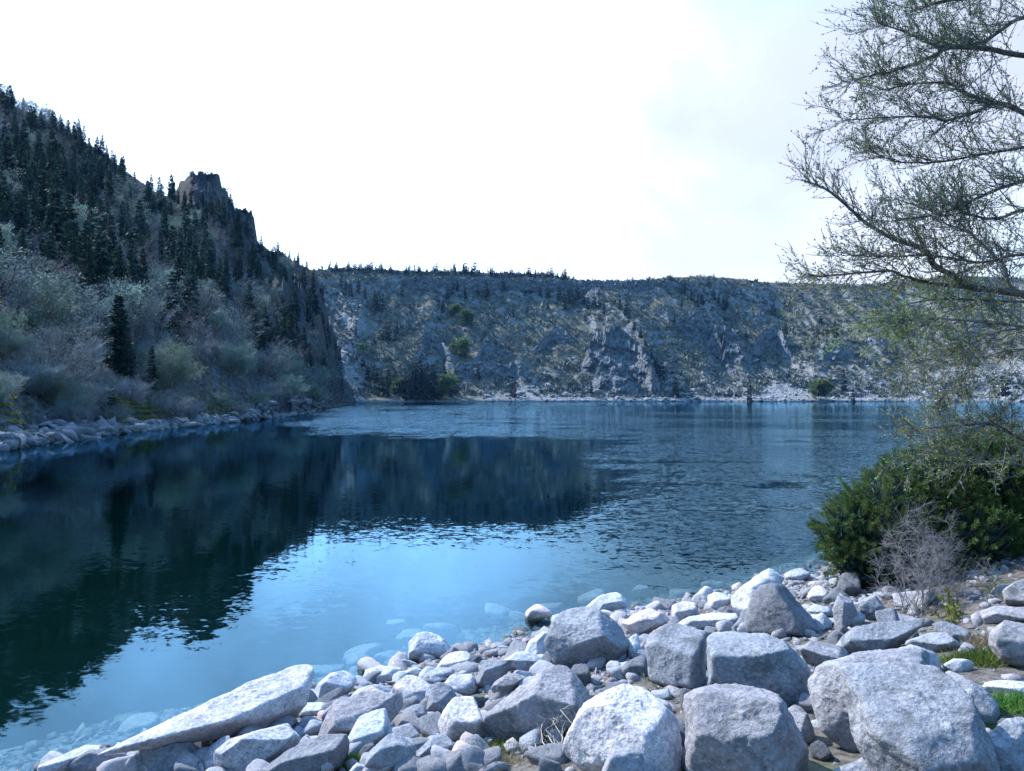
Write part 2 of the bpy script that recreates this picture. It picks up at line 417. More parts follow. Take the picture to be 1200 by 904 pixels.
gl = k.n('ShaderNodeBsdfGlossy'); gl.inputs['Color'].default_value = (.45, .80, 1.0, 1); gl.inputs['Roughness'].default_value = .03; k.l(N, gl.inputs['Normal'])
tr = k.n('ShaderNodeBsdfTransparent'); tr.inputs[0].default_value = (.80, .95, .98, 1)
fr = k.n('ShaderNodeFresnel'); fr.inputs['IOR'].default_value = 1.333; k.l(N, fr.inputs['Normal'])
mx = k.n('ShaderNodeMixShader'); k.l(fr.outputs[0], mx.inputs[0]); k.l(tr.outputs[0], mx.inputs[1]); k.l(gl.outputs[0], mx.inputs[2])
k.l(mx.outputs[0], k.out.inputs[0])
ab = k.n('ShaderNodeVolumeAbsorption'); ab.inputs['Color'].default_value = (.25, .62, .60, 1); ab.inputs['Density'].default_value = .24
k.l(ab.outputs[0], k.out.inputs['Volume'])
me = mesh('lake_water', np.stack([X, Y, Zw], -1).reshape(-1, 3), grid_faces(520, 360)); attr(me, 'ripple', rip)
tag(obj('lake_water', me, mat=k.m), 'dark blue mountain lake, mirror calm near the stones and rippled farther out', kind='structure')

# ------------------------------------------------------------------ hills
def interp(x, tab, col): 
    t = np.array(tab, float); return np.interp(x, t[:, 0], t[:, col])
def hill_mat(name, rock, litter, grass, scree):
    k = M(name); g = k.pos()
    n1 = k.noise(.02, 5, .6, g).outputs['Fac']; n2 = k.noise(.16, 5, .65, g).outputs['Fac']; n3 = k.noise(.7, 4, .7, g, .5).outputs['Fac']
    nz_ = k.n('ShaderNodeSeparateXYZ'); k.l(k.n('ShaderNodeNewGeometry').outputs['Normal'], nz_.inputs[0])
    c = k.mix(k.rng(n2, .35, .65), litter, grass)
    c = k.mix(k.rng(n1, .45, .6, 0, .6), c, grass)
    steep = k.math('ADD', k.rng(nz_.outputs[2], .78, .58), k.math('MULTIPLY', k.math('SUBTRACT', n3, .5), 1.0), True)
    rk = k.mix(k.rng(n3, .35, .6), tuple(a * .45 for a in rock), rock)
    c = k.mix(k.rng(steep, .25, .6), c, rk)
    sc = k.mix(k.rng(n3, .40, .56), tuple(a * .42 for a in scree), scree)
    c = k.mix(k.math('MULTIPLY', k.attr('scree'), k.rng(n2, .3, .55, .45, 1)), c, sc)
    return k.bsdf(c, .95, k.bump(k.math('ADD', n3, n2), 1.0, 1.2), .1)

# far hillside: image column a -> shoreline distance, crest distance, crest height
FAR_S = [(300, 430), (400, 490), (430, 520), (540, 556), (800, 560), (1060, 555), (1300, 500), (1800, 430)]
FAR_C = [(300, 314), (370, 316), (400, 314), (470, 317), (560, 319), (640, 321), (672, 327), (700, 330), (740, 329), (785, 325), (830, 324), (870, 327), (900, 331), (940, 332), (1000, 334), (1060, 330), (1110, 322), (1200, 326), (1400, 300), (1800, 280)]
NX, NY = 760, 150
PXF = np.linspace(330, 1750, NX); T = np.concatenate([np.linspace(0, 1, 120), 1 + np.linspace(.03, 1.6, 30)])
A, TT = np.meshgrid(PXF, T); a = (A - CX) / FPX
S = interp(A, FAR_S, 1) + 6 * fbm(np.stack([A / 60, A * 0, A * 0], -1), 3, 5)
Cd = S + 215 + 25 * np.sin(A / 140) + 18 * np.sin(A / 47 + 1)
Zc = (466 - interp(A, FAR_C, 1) - 1) / FPX * Cd + EYE
tt = np.clip(TT, 0, 1)
Yf = S + (Cd - S) * TT
W3 = np.stack([a * Yf / 55, Yf / 190, TT * 0], -1)
gul = fbm(W3, 5, 71, .55, True)                                              # ribs and gullies running down the slope
prof = .30 * tt ** 1.0 + .70 * (tt ** 1.5)
prof = np.where(tt > .82, prof + (1 - prof) * smooth(.82, 1, tt) * .25, prof)
prof = prof / prof[119:120, :]
Zf = Zc * prof * np.where(TT > 1, 1, 1)
amp = smooth(.05, .35, tt) * smooth(1.0, .85, tt)
Zf = Zf + amp * (14 * gul - 3) + 3.2 * smooth(.02, .2, tt) * smooth(1.02, .95, tt) * fbm(np.stack([a * Yf / 9, Yf / 9, Zf / 9], -1), 3, 77)
cl = smooth(.12, .5, fbm(np.stack([a * Yf / 70, Yf / 60, TT * 0 + 4], -1), 3, 91)) * smooth(.15, .35, tt) * smooth(.9, .7, tt)
st = 9.0; Zst = np.floor(Zf / st) * st + st * smooth(.55, .95, (Zf / st) % 1.0)
Zf = Zf * (1 - .7 * cl) + Zst * .7 * cl                                     # cliff bands
Zf = np.where(TT > 1, Zf[119:120, :] - (TT - 1) * 6 + 2.5 * fbm(np.stack([a * Yf / 30, Yf / 30, TT * 0], -1), 3, 13) * smooth(1, 1.1, TT), Zf)
Zf = Zf - 6 * smooth(.004, 0, tt) + .8 * smooth(0, .02, tt)
FAR = np.stack([a * Yf, Yf, Zf], -1)
scr = smooth(.42, .10, tt + .20 * fbm(np.stack([a * Yf / 40, Yf / 120, TT * 0], -1), 3, 55)) * smooth(500, 640, A + 0 * tt)
scr = np.maximum(scr, smooth(365, 385, A) * smooth(440, 400, A) * smooth(.95, .7, tt) * .9)
scr = np.maximum(scr, .35 * smooth(.02, .008, tt))
me = mesh('far_hillside', FAR.reshape(-1, 3), grid_faces(NY, NX)); attr(me, 'scree', scr)
MF = hill_mat('far_hill_ground', (.25, .27, .29), (.11, .11, .10), (.155, .155, .110), (.29, .30, .31))
tag(obj('far_hillside', me, mat=MF), 'steep far hillside of scree, crags and bare scrub across the lake', kind='structure')

# left hillside: shoreline distance, crest row, crest distance
LS = [(-900, 9), (-500, 20), (-200, 31), (0, 43), (100, 57), (200, 75), (270, 93), (340, 122), (370, 165), (385, 215), (395, 262), (402, 300), (408, 320), (415, 334)]
LC = [(-900, -300, 190), (-500, -160, 215), (-250, -25, 240), (-100, 62, 252), (0, 117, 260), (60, 143, 270), (110, 173, 285), (150, 203, 295), (185, 228, 305), (200, 230, 312), (210, 221, 318), (216, 211, 320), (222, 206, 322), (250, 206, 325), (254, 212, 325), (262, 222, 325), (275, 246, 330), (288, 252, 335), (297, 262, 340), (301, 284, 342), (312, 292, 346), (330, 302, 350), (355, 312, 360), (369, 319, 365), (374, 334, 365), (380, 356, 362), (387, 384, 357), (394, 412, 352), (401, 438, 347), (408, 456, 344), (415, 466, 342)]
PXL = np.concatenate([np.linspace(-900, -30, 110)[:-1], np.linspace(-30, 415, 430)]); NLX = len(PXL)
T = np.concatenate([np.linspace(0, 1, 130) ** 1.35, 1 + np.linspace(.03, 1.2, 24)]); NLY = len(T)
A, TT = np.meshgrid(PXL, T); a = (A - CX) / FPX
S = interp(A, LS, 1); Cd = interp(A, LC, 2); cpy = interp(A, LC, 1)
S = S * (1 + .02 * fbm(np.stack([A / 22, A * 0, A * 0], -1), 3, 8))
Zc = np.maximum((466 - cpy) / FPX * Cd + EYE, .4)
tt = np.clip(TT, 0, 1); Yl = S + (Cd - S) * TT
dist = (Yl - S)
bank = 1.5 * smooth(0, 9, dist) * np.minimum(1, Zc / 12)
prof = np.clip((dist - 5) / (Cd - S - 5), 0, 1); prof = prof * .85 + .15 * prof ** 2
Zl = bank * (1 - prof) + Zc * prof
W3 = np.stack([a * Yl / 28, Yl / 30, TT * 0], -1)
amp = smooth(.06, .3, tt) * smooth(1.0, .86, tt) * np.minimum(1, Zc / 25)
crag = smooth(285, 315, A) * smooth(408, 388, A)
Zl = Zl + amp * (5.0 * fbm(W3, 5, 41, .55, True) - 1) + amp * crag * 6 * fbm(np.stack([a * Yl / 9, Yl / 14, TT * 0], -1), 4, 44, .6, True)
knob = smooth(203, 215, A) * smooth(300, 285, A) * smooth(.7, .85, tt)
st = 4.0; Zst = np.floor(Zl / st) * st + st * smooth(.5, .95, (Zl / st + .5 * vnoise(W3 * 3, 6)) % 1.0)
kk = np.maximum(knob, crag * .7) * np.minimum(1, Zc / 40)
Zl = np.where(TT < 1, Zl * (1 - .8 * kk) + Zst * .8 * kk, Zl)
Zl = np.where(TT > 1, np.maximum(Zl[129:130, :] - (TT - 1) * 40, -3), Zl)
Zl = Zl - 3 * smooth(.006, 0, tt)
Zl = Zl + .35 * fbm(np.stack([a * Yl / 1.6, Yl / 1.6, TT * 0], -1), 3, 49) * smooth(0, .03, tt)
LEFT = np.stack([a * Yl, Yl, Zl], -1)
scl = smooth(3.5, 1.0, dist)
me = mesh('left_hillside', LEFT.reshape(-1, 3), grid_faces(NLY, NLX)); attr(me, 'scree', scl)
MLH = hill_mat('wooded_hill_ground', (.095, .115, .135), (.040, .046, .050), (.075, .08, .055), (.15, .155, .18))
tag(obj('left_hillside', me, mat=MLH), 'steep wooded hillside rising from the left bank to a rocky summit', kind='structure')

FARp = np.stack(project(FAR), -1); LEFTp = np.stack(project(LEFT), -1)
def on_far(px, py):
    d = (FARp[:120, :, 0] - px) ** 2 + (FARp[:120, :, 1] - py) ** 2
    i = np.unravel_index(np.argmin(d), d.shape); return FAR[i].copy()
def on_left(px, py):
    d = (LEFTp[:130, :, 0] - px) ** 2 + (LEFTp[:130, :, 1] - py) ** 2
    i = np.unravel_index(np.argmin(d), d.shape); return LEFT[i].copy()

# ------------------------------------------------------------------ the air between here and the hills
X0, X1, Y0, Y1, Z0, Z1 = -1000., 1010., -1000., 1010., -12., 330.
V = np.array([(x, y, z) for z in (Z0, Z1) for y in (Y0, Y1) for x in (X0, X1)]); F = np.array([(0, 2, 3, 1), (4, 5, 7, 6), (0, 1, 5, 4), (2, 6, 7, 3), (0, 4, 6, 2), (1, 3, 7, 5)])
k = M('haze'); pv = k.n('ShaderNodeVolumePrincipled'); pv.inputs['Color'].default_value = (.22, .52, 1.0, 1); pv.inputs['Density'].default_value = .00004; pv.inputs['Anisotropy'].default_value = 0.2
k.l(pv.outputs[0], k.out.inputs['Volume'])
tag(obj('haze', mesh('haze', V, F, False), mat=k.m), 'thin blue haze over the lake and the hills', kind='stuff')
# ------------------------------------------------------------------ tree makers
def conifer_parts(H, Rr, whorls, nb, sprays, seed, bare=.06):
    """trunk tube and a crown of drooping needle sprays"""
    g = np.random.default_rng(seed)
    P, D, L, Wd = [], [], [], []
    for i in range(whorls):
        z = bare + (1 - bare) * (i + g.uniform(-.3, .3)) / whorls
        if z <= bare * .8: continue
        rad = Rr * (1 - z) ** .68 * (.6 + .55 * g.random()) + .008 * H
        for b in range(nb):
            an = g.uniform(0, 2 * math.pi); ln = rad * g.uniform(.6, 1.15)
            dr = np.array([math.cos(an), math.sin(an), g.uniform(-.55, .05) + .5 * z])
            for s in range(sprays):
                f = (s + g.uniform(.2, .9)) / sprays
                p = np.array([0, 0, z * H]) + dr * ln * f * .8
                side = g.uniform(-.8, .8); dd = np.array([math.cos(an + side), math.sin(an + side), dr[2] - .25 + g.uniform(-.2, .2)])
                P.append(p); D.append(dd); L.append(ln * (.85 - .45 * f) / max(1, sprays) * 2.2 + .02 * H); Wd.append((.16 + .22 * g.random()) * ln * (1.9 / sprays ** .62) + .010 * H)
    V, F = blades(P, D, L, Wd, bend=.25)
    # pointed leader
    tv, tf, tcap = tube([(0, 0, -.04 * H), (0, 0, .3 * H), (0, 0, .7 * H), (0, 0, 1.0 * H)], [.019 * H, .014 * H, .007 * H, .002 * H], 6)
    lv, lf = blades(np.tile([0, 0, .9 * H], (6, 1)), g.normal(0, .25, (6, 3)) + [0, 0, 1], .11 * H, .025 * H)
    a = Acc(); a.add(V, F); a.add(lv, lf)
    return (tv, tf, tcap), a
def make_conifer(name, label, group, H, Rr, whorls, nb, sprays, seed, mat, bare=.06, parts=True):
    (tv, tf, tc_), a = conifer_parts(H, Rr, whorls, nb, sprays, seed, bare)
    if parts:
        e = empty(name, (0, 0, -1000), label, 'tree', group)
        t = Acc(); t.add(tv, tf, tc_); obj('trunk', t.mesh('trunk', True, MAT['bark']), e)
        obj('crown', a.mesh('crown', False, mat), e); return e
    Q = [np.concatenate(a.Q)]; V = np.concatenate(a.V); n = len(V)
    me = mesh(name, np.concatenate([V, tv]), [np.concatenate([Q[0], tf + n])], False, (mat, MAT['bark']), np.r_[np.zeros(len(Q[0]), int), np.ones(len(tf), int)])
    o = obj(name, me, loc=(0, 0, -1000)); return tag(o, label, 'tree', group)

def grow(seed, H, spread, levels=(7, 6, 5), stems=1, up=.35, twig=(.05, .11), base=.10):
    """a bare broadleaf: continuous stems and limbs, then a cloud of fine twigs; returns (limb tubes, twig segments, tips)"""
    g = np.random.default_rng(seed); limbs, P0, P1, r0, r1, tips, td = [], [], [], [], [], [], []
    def bend_line(p, d, L, n, wob, upw):
        pts = [np.array(p, float)]; d = np.array(d, float) / np.linalg.norm(d)
        for _ in range(n):
            d = d + g.normal(0, wob, 3) + np.array([0, 0, upw]); d /= np.linalg.norm(d); pts.append(pts[-1] + d * L / n)
        return pts
    for s in range(stems):
        an = g.uniform(0, 6.28); lean = .08 if stems == 1 else g.uniform(.12, .45)
        st = bend_line((0, 0, -.03 * H), (math.cos(an) * lean, math.sin(an) * lean, 1), H * g.uniform(.75, .95), 7, .06, .05)
        rr = H * (.013 if stems == 1 else .0085); limbs.append((st, np.linspace(rr, rr * .18, 8)))
        for i in range(levels[0]):
            f = base + (1 - base) * (i + g.random()) / levels[0]; q = f * 7; j = min(6, int(q)); p = st[j] + (st[j + 1] - st[j]) * (q - j)
            a2 = i * 2.4 + g.uniform(-.5, .5); e = g.uniform(.25, .8)
            L = spread * (1.05 - .65 * abs(f - .35)) * g.uniform(.7, 1.1)
            lb = bend_line(p, (math.cos(a2), math.sin(a2), e), L, 5, .13, up * .2); r1_ = rr * (1 - f) * .55 + rr * .12
            limbs.append((lb, np.linspace(r1_, r1_ * .2, 6)))
            for m_ in range(levels[1]):
                f2 = .2 + .8 * (m_ + g.random()) / levels[1]; q = f2 * 5; j = min(4, int(q)); p2 = lb[j] + (lb[j + 1] - lb[j]) * (q - j)
                d2 = (lb[j + 1] - lb[j]) / np.linalg.norm(lb[j + 1] - lb[j]) + g.normal(0, .6, 3) + [0, 0, up]
                br = bend_line(p2, d2, L * .42 * g.uniform(.6, 1.2), 3, .16, .1); rb = r1_ * .45
                for a_, b_ in zip(br[:-1], br[1:]): P0.append(a_); P1.append(b_); r0.append(rb); r1.append(rb * .7)
                for t_ in range(levels[2]):
                    j = g.integers(0, 3); p3 = br[j] + (br[j + 1] - br[j]) * g.random()
                    d3 = (br[j + 1] - br[j]) / np.linalg.norm(br[j + 1] - br[j]) + g.normal(0, .6, 3) + [0, 0, up * .7]; d3 /= np.linalg.norm(d3)
                    L3 = H * g.uniform(*twig) * 1.1; P0.append(p3); P1.append(p3 + d3 * L3); r0.append(rb * .42); r1.append(rb * .2)
                    for _ in range(2):
                        d4 = d3 + g.normal(0, .5, 3); d4 /= np.linalg.norm(d4); p4 = p3 + d3 * L3 * g.uniform(.3, .95)
                        P0.append(p4); P1.append(p4 + d4 * L3 * .7); r0.append(rb * .3); r1.append(rb * .16); tips.append(p4 + d4 * L3 * .6); td.append(d4)
    return limbs, (P0, P1, r0, r1), (np.array(tips), np.array(td))
def make_bare(name, label, group, seed, H, spread, mat, bark, levels, stems=1, bud=0.0, budmat=None, rscale=1.0, budsize=.03, **kw):
    limbs, (P0, P1, r0, r1), (tp, td) = grow(seed, H, spread, levels, stems, **kw)
    e = empty(name, (0, 0, -1000), label, 'tree' if H > 2.5 else 'shrub', group)
    t = Acc()
    for pts, rad in limbs: t.add(*tube(pts, rad, 5))
    obj('trunk', t.mesh('trunk', True, bark), e)
    V, F = prisms(P0, P1, np.array(r0) * rscale, np.array(r1) * rscale, 3)
    c = Acc(); c.add(V, F)
    crown = obj('crown', c.mesh('crown', False, mat), e)
    if bud:
        n = int(len(tp) * bud); idx = rng.integers(0, len(tp), n)
        V, F = blades(tp[idx] + rng.normal(0, .02 * H * .5, (n, 3)), td[idx] + rng.normal(0, .5, (n, 3)), H * budsize * rng.uniform(.6, 1.2, n), H * budsize * .55)
        c = Acc(); c.add(V, F); obj('leaves', c.mesh('leaves', False, budmat or mat), crown)
    return e
def free(px, py, used, r):
    for (a_, b_) in used:
        if (a_ - px) ** 2 + (b_ - py) ** 2 < r * r: return False
    used.append((px, py)); return True
class Spread:
    """moves the first copies of a few prototypes, then copies"""
    def __init__(s, protos): s.p, s.used = protos, [False] * len(protos)
    def put(s, i, loc, rz, sc, label=None, group=None):
        o = s.p[i]
        if not s.used[i]:
            s.used[i] = True; o.location = loc; o.rotation_euler.z = rz; o.scale = sc
            if label: o['label'] = label
            if group: o['group'] = group
            return o
        return dup(o, loc, rz, sc, label, group)

# ---- conifers and bushes on the far hillside
far_con = Spread([make_conifer('spruce_tree', '', 'spruces on the far hillside', 1.0, r_, w_, 9, 3, 100 + i, MAT['spruce_far'], .03, parts=False) for i, (r_, w_) in enumerate([(.22, 17), (.27, 15), (.32, 13), (.20, 18)])])
def far_spruce(px, py, hpx, lab, grp, wide=1.0, kind=None):
    p = on_far(px, py); h = hpx * 1.25 / FPX * p[1]; i = rng.integers(0, 4) if kind is None else kind
    far_con.put(int(i), (p[0], p[1], p[2] - .3), rng.uniform(0, 6.28), (h * wide, h * wide, h), lab, grp)
spots = [(425,430,16),(432,446,18),(440,448,18),(448,452,17),(456,452,20),(463,458,25),(482,466,30),(488,466,34),(494,466,32),(500,466,30),(508,466,32),(516,460,22),(474,467,26),(478,468,30),(485,468,32),(491,468,36),(497,468,34),(503,468,33),(511,467,30),(470,462,24),(506,464,30),(488,463,32),(526,464,24),(446,460,20),(452,464,22),(533,462,26),(520,440,16),(542,436,12),(438,404,10),(455,400,18),(463,400,14),(465,392,15),(452,398,16),
         (602,465,19),(560,446,17),(543,440,12),(693,462,10),(631,427,9),(570,407,16)]
for a_, b_, h_ in spots: far_spruce(a_, b_, h_, 'dark spruce near the foot of the far hillside', 'spruces low on the far hillside')
spots = [(793,466,20),(792,462,14),(825,460,8),(878,470,20),(988,458,20),(1000,470,13),(925,442,8),(945,455,9),(770,438,17),(775,445,18),(768,430,12),(763,420,12),(757,408,10),(750,396,12),(744,386,12),(738,378,14),(733,370,16),(726,362,12),(875,400,14),(870,424,12),(790,378,9),(905,370,15),(920,360,10),(927,358,11),(958,398,14),(970,394,13),(978,396,16),(962,380,10),(858,390,11),(920,392,14),(1108,468,18),(1134,466,18),(1178,464,26),(1165,462,20),(1148,404,14),(1050,420,12)]
for a_, b_, h_ in spots: far_spruce(a_, b_, h_, 'small dark spruce standing among the far crags and scree', 'spruces among the far crags')
spots = [(470,348,12),(440,366,20),(446,364,22),(438,360,18),(428,350,14),(420,344,16),(412,346,15),(405,340,12),(400,336,14),(520,366,14),(525,350,14),(530,346,16),(536,342,12),(545,350,12),(560,350,14),(570,350,18),(514,358,12),(572,350,12),(602,372,10),(618,368,8),(622,344,10),(634,348,12),(642,348,14),(655,352,16),(662,362,20),(668,356,18),(676,352,16),(684,356,14),(690,362,14),(696,360,14),(703,362,12),(708,366,12),(666,350,12),(643,362,10),(810,352,12),(802,344,14),(818,360,12),(824,356,14),(836,352,14),(842,356,12),(848,364,14),(852,360,12),(868,346,8),(800,360,9),(830,336,10),(488,340,12),(590,340,12),(580,336,12)]
for a_, b_, h_ in spots: far_spruce(a_, b_, h_, 'dark spruce high up on the far hillside below its crest', 'spruces high on the far hillside')
PCR = interp(np.arange(0, 1300), FAR_C, 1)
n = 0
for px in np.concatenate([rng.uniform(372, 672, 46), rng.uniform(672, 1190, 14)]):
    big_ = px < 672
    h = rng.uniform(5, 11) if big_ else rng.uniform(2, 4.5)
    if big_ and 560 < px < 600: h *= .7
    far_spruce(px, PCR[int(px)] + rng.uniform(-1, 3.5), h * (1.15 if rng.random() < .2 else 1), 'small spruce in the dark tree line along the far crest', 'spruces along the far crest', rng.uniform(.9, 1.5))
# round bushes in leaf
far_bush = Spread([make_bare('round_bush', '', 'bushes on the far hillside', 300 + i, 3.0, 1.5, MAT['twig_green'], MAT['bark'], (8, 6, 6), 3, 2.0, MAT['leaf_yellow'], 1.5, .10) for i in range(3)])
for (a_, b_, h_, lab) in [(520, 468, 24, 'bright green bush on the shore under the far spruces'), (960, 470, 21, 'round green bush standing alone at the foot of the far scree'), (423, 412, 12, 'small bright green tree halfway up the far gully'),
                          (540, 420, 26, 'fresh green tree below the middle pillar of the far cliff'), (533, 372, 18, 'yellowish green tree high in the middle of the far slope'), (548, 384, 22, 'pale green tree right of the yellowish one high on the far slope'), (470, 462, 16, 'pale green bush between two spruce groups on the far shore')]:
    p = on_far(a_, b_); h = h_ * (.72 if b_ < 430 else 1) / FPX * p[1] / 2.75
    far_bush.put(int(rng.integers(0, 3)), tuple(p - [0, 0, .3]), rng.uniform(0, 6), (h * 1.1, h * 1.1, h), lab, 'green bushes on the far hillside')

# ---- the wood on the left hillside
LPROTO = [make_conifer('conifer_tree', '', 'conifers on the left hillside', 1.0, r_, w_, 12, 5, 150 + i, MAT['spruce'], .05) for i, (r_, w_) in enumerate([(.19, 26), (.22, 24), (.26, 22), (.23, 24)])]  # not a separate species: same spruce build and needles as the bank spruces
left_con = Spread(LPROTO)
left_dec = Spread([make_bare('bare_tree', '', 'bare trees on the left hillside', 200 + i, 1.0, .42, MAT[['twig_grey', 'twig_green', 'twig_dark', 'twig_grey', 'twig_dark'][i]], MAT['bark'], (10, 6, 5), 1 + (i % 2) * 2, [.5, .8, .5, .7, .4][i], MAT[['twig_grey', 'twig_green', 'twig_dark', 'twig_green', 'twig_dark'][i]], 2.4, .040) for i in range(5)])
used = []; cand = [(int(i), int(j)) for i, j in zip(rng.integers(5, 128, 9000), rng.integers(90, NLX - 4, 9000))]
nc = nd = 0
for i, j in cand:
    px, py = LEFTp[i, j]; p = LEFT[i, j]
    if px < -45 or px > 400: continue
    tq = (i / 129.) ** 1.35
    if px > 203 and px < 300 and tq > .84: continue
    if px > 206 and px < 268 and py < 262: continue
    if 285 < px < 396 and tq > .25 and rng.random() < .66: continue
    dist = p[1]
    den_ = vnoise(np.array([p[0] / 22, p[1] / 22, p[2] / 22]), 19)
    con = rng.random() < (.64 + .95 * den_ + (.35 if tq > .8 else 0) + (.1 if px > 120 else 0) - (.35 if tq < .16 else 0))
    if con and tq < .16: continue
    if con and nc < 290:
        h = rng.uniform(6.5, 12) * (.75 if tq > .85 else 1) * (.8 if dist < 110 else 1)
        if not free(px, py, used, .17 * h * FPX / dist): continue
        hh = h * rng.uniform(.85, 1.2); nc += 1
        lab = 'dark conifer on the wooded left hillside' if tq < .9 else 'conifer on the skyline of the left hillside'
        left_con.put(int(rng.integers(0, 4)), tuple(p - [0, 0, .3]), rng.uniform(0, 6.28), (h * rng.uniform(.85, 1.15),) * 2 + (hh,), lab, 'conifers on the left slope' if tq < .9 else 'conifers on the left skyline')
    elif not con and nd < 260 and tq < .93 and tq > .1:
        h = rng.uniform(4.5, 8.5)
        if not free(px, py, used, .25 * h * FPX / dist): continue
        nd += 1; ii = int(rng.choice([0, 1, 2, 3, 4], p=[.26, .12, .24, .14, .24]))
        left_dec.put(ii, tuple(p - [0, 0, .2]), rng.uniform(0, 6.28), (h * rng.uniform(.9, 1.2),) * 2 + (h,), 'bare leafless tree on the wooded left hillside' if ii not in (1, 3) else 'greenish budding tree on the wooded left hillside', 'bare trees on the left slope' if ii not in (1, 3) else 'budding trees on the left slope')
print('left trees', nc, nd)
for px, py, hh in [(212,240,5),(221,246,6),(232,244,5),(241,248,6.5),(250,252,6),(258,256,7),(206,238,5),(227,256,7),(245,262,7),(264,266,7),(271,274,7),(236,268,8)]:
    p = on_left(px, py); left_con.put(int(rng.integers(0, 4)), tuple(p - [0, 2.5, .3]), rng.uniform(0, 6.28), (hh, hh, hh), 'conifer clinging to the rocks under the summit crown of the left hillside', 'conifers under the left summit')
# trees along the left bank, each one singled out
bank_dec = Spread([make_bare('bank_tree', '', None, 400 + i, 1.0, sp, MAT[mt], MAT['bark'], (14, 8, 9), st, bd, MAT[bm], 2.3, .020, base=.05) for i, (sp, mt, st, bd, bm) in enumerate([(.60, 'twig_pale', 2, .9, 'twig_pale'), (.52, 'twig_pale_green', 3, 1.8, 'twig_pale_green'), (.5, 'twig_pale', 3, 1.2, 'twig_pale'), (.55, 'twig_grey', 2, .5, 'twig_grey')])])
def bank_pt(px, back):
    j = int(np.argmin(np.abs(PXL - px))); s_ = LEFT[0, j, 1]; i = int(np.argmin(np.abs(LEFT[:130, j, 1] - (s_ + back)))); return LEFT[i, j].copy()
for kind, px, back, top, wide, lab in [
    (1, 2, 15, 366, 1.0, 'pale green budding tree at the left edge of the bank'),
    (0, 66, 10, 388, 1.35, 'broad grey leafless tree spreading over the left bank'),
    (3, 22, 13, 408, 1.2, 'dark leafless tree beside the pale green one on the left bank'),
    (2, 108, 17, 397, .9, 'grey bushy tree behind the broad leafless tree'),
    (3, 118, 8, 432, 1.1, 'low dark twiggy tree left of the mossy bank'),
    (2, 172, 22, 398, .9, 'lavender grey tree behind the slim bank spruce'),
    (1, 200, 12, 408, 1.2, 'rounded grey green tree right of the slim bank spruce'),
    (0, 232, 24, 396, 1.1, 'high grey leafless tree above the stony middle of the bank'),
    (2, 250, 26, 398, 1.15, 'tall lavender grey tree over the stony middle of the bank'),
    (1, 272, 20, 406, 1.3, 'broad grey green tree above the stony part of the bank'),
    (1, 292, 22, 420, 1.0, 'small grey green tree at the end of the stony bank'),
    (0, 322, 16, 412, 1.3, 'wide lavender tree half down the left bank'),
    (1, 336, 26, 414, 1.1, 'yellow green topped tree half down the left bank'),
    (2, 350, 26, 436, 1.4, 'low grey tree behind the far end of the bank'),
    (1, 372, 40, 442, 1.5, 'low green tree at the far end of the left bank'),
    (2, 388, 50, 446, 1.5, 'last grey bush before the left headland')]:
    p = bank_pt(px, back); h = (466 - top) / FPX * p[1] + EYE - p[2]
    bank_dec.put(kind, tuple(p - [0, 0, .2]), rng.uniform(0, 6), (h * wide, h * wide, h * 1.08), lab, None)
bank_con = Spread([make_conifer('bank_spruce', '', None, 1.0, r_, w_, 13, 8, 500 + i, MAT['spruce'], b_) for i, (r_, w_, b_) in enumerate([(.22, 34, .06), (.18, 20, .20)])])
for kind, px, back, top, wide, lab in [
    (0, 138, 17, 342, 1.15, 'tall dark spruce towering over the left bank'),
    (0, 80, 30, 366, 1.0, 'dark spruce behind the broad leafless tree'),
    (1, 150, 14, 392, 1.1, 'thin layered spruce just right of the tall dark one'),
    (1, 177, 10, 402, 1.0, 'slim open spruce standing on the mossy left bank'),
    (0, 130, 7, 448, 1.4, 'small young spruce at the edge of the mossy bank'),
    (0, 292, 34, 396, 1.0, 'dark spruce behind the grey green bank trees'),
    (0, 316, 40, 388, 1.0, 'dark spruce rising behind the wide lavender tree'),
    (0, 351, 12, 462, 1.3, 'small dark spruce low by the water on the left bank'),
    (0, 398, 40, 430, 1.0, 'dark spruce on the left headland')]:
    p = bank_pt(px, back); h = (466 - top) / FPX * p[1] + EYE - p[2]
    bank_con.put(kind, tuple(p - [0, 0, .2]), rng.uniform(0, 6), (h * wide, h * wide, h), lab, None)

for _ in range(26):
    px = rng.uniform(-10, 400); p = bank_pt(px, rng.uniform(3.5, 12) * (1 if px < 300 else 1.8)); h = rng.uniform(1.5, 3.2) * min(2, max(1, p[1] / 90))
    bank_dec.put(int(rng.choice([0, 1, 2, 3])), tuple(p - [0, 0, .3 * h * .3]), rng.uniform(0, 6), (h * 1.5, h * 1.5, h), 'low bare bush under the trees along the left bank', 'low bushes along the left bank')
# ---- scrub that nobody could count: bare brush over the far slope and undergrowth on the left one
def brush(name, pts, hs, mat, label, per=7, wide=1.0, thin=1.0):
    m_ = len(pts); P = np.repeat(pts, per, 0); H_ = np.repeat(hs, per)
    D = rng.normal(0, .55 * wide, (m_ * per, 3)); D[:, 2] = np.abs(D[:, 2]) + .55
    P = P + rng.normal(0, .22, P.shape) * H_[:, None] * [1, 1, .3]
    V, F = blades(P, D, H_ * rng.uniform(.6, 1.1, len(P)), H_ * rng.uniform(.12, .4, len(P)) * thin)
    a = Acc(); a.add(V, F); return tag(obj(name, a.mesh(name, False, mat)), label, kind='stuff')
iv = rng.integers(6, 119, 34000); jv = rng.integers(0, NX - 1, 34000)
pn = fbm(np.stack([FAR[iv, jv, 0] / 45, FAR[iv, jv, 1] / 45, FAR[iv, jv, 2] / 30], -1), 3, 61) + (iv / 119. - .45) * .5
ok = (pn > -.34) & (FARp[iv, jv, 0] < 1300)
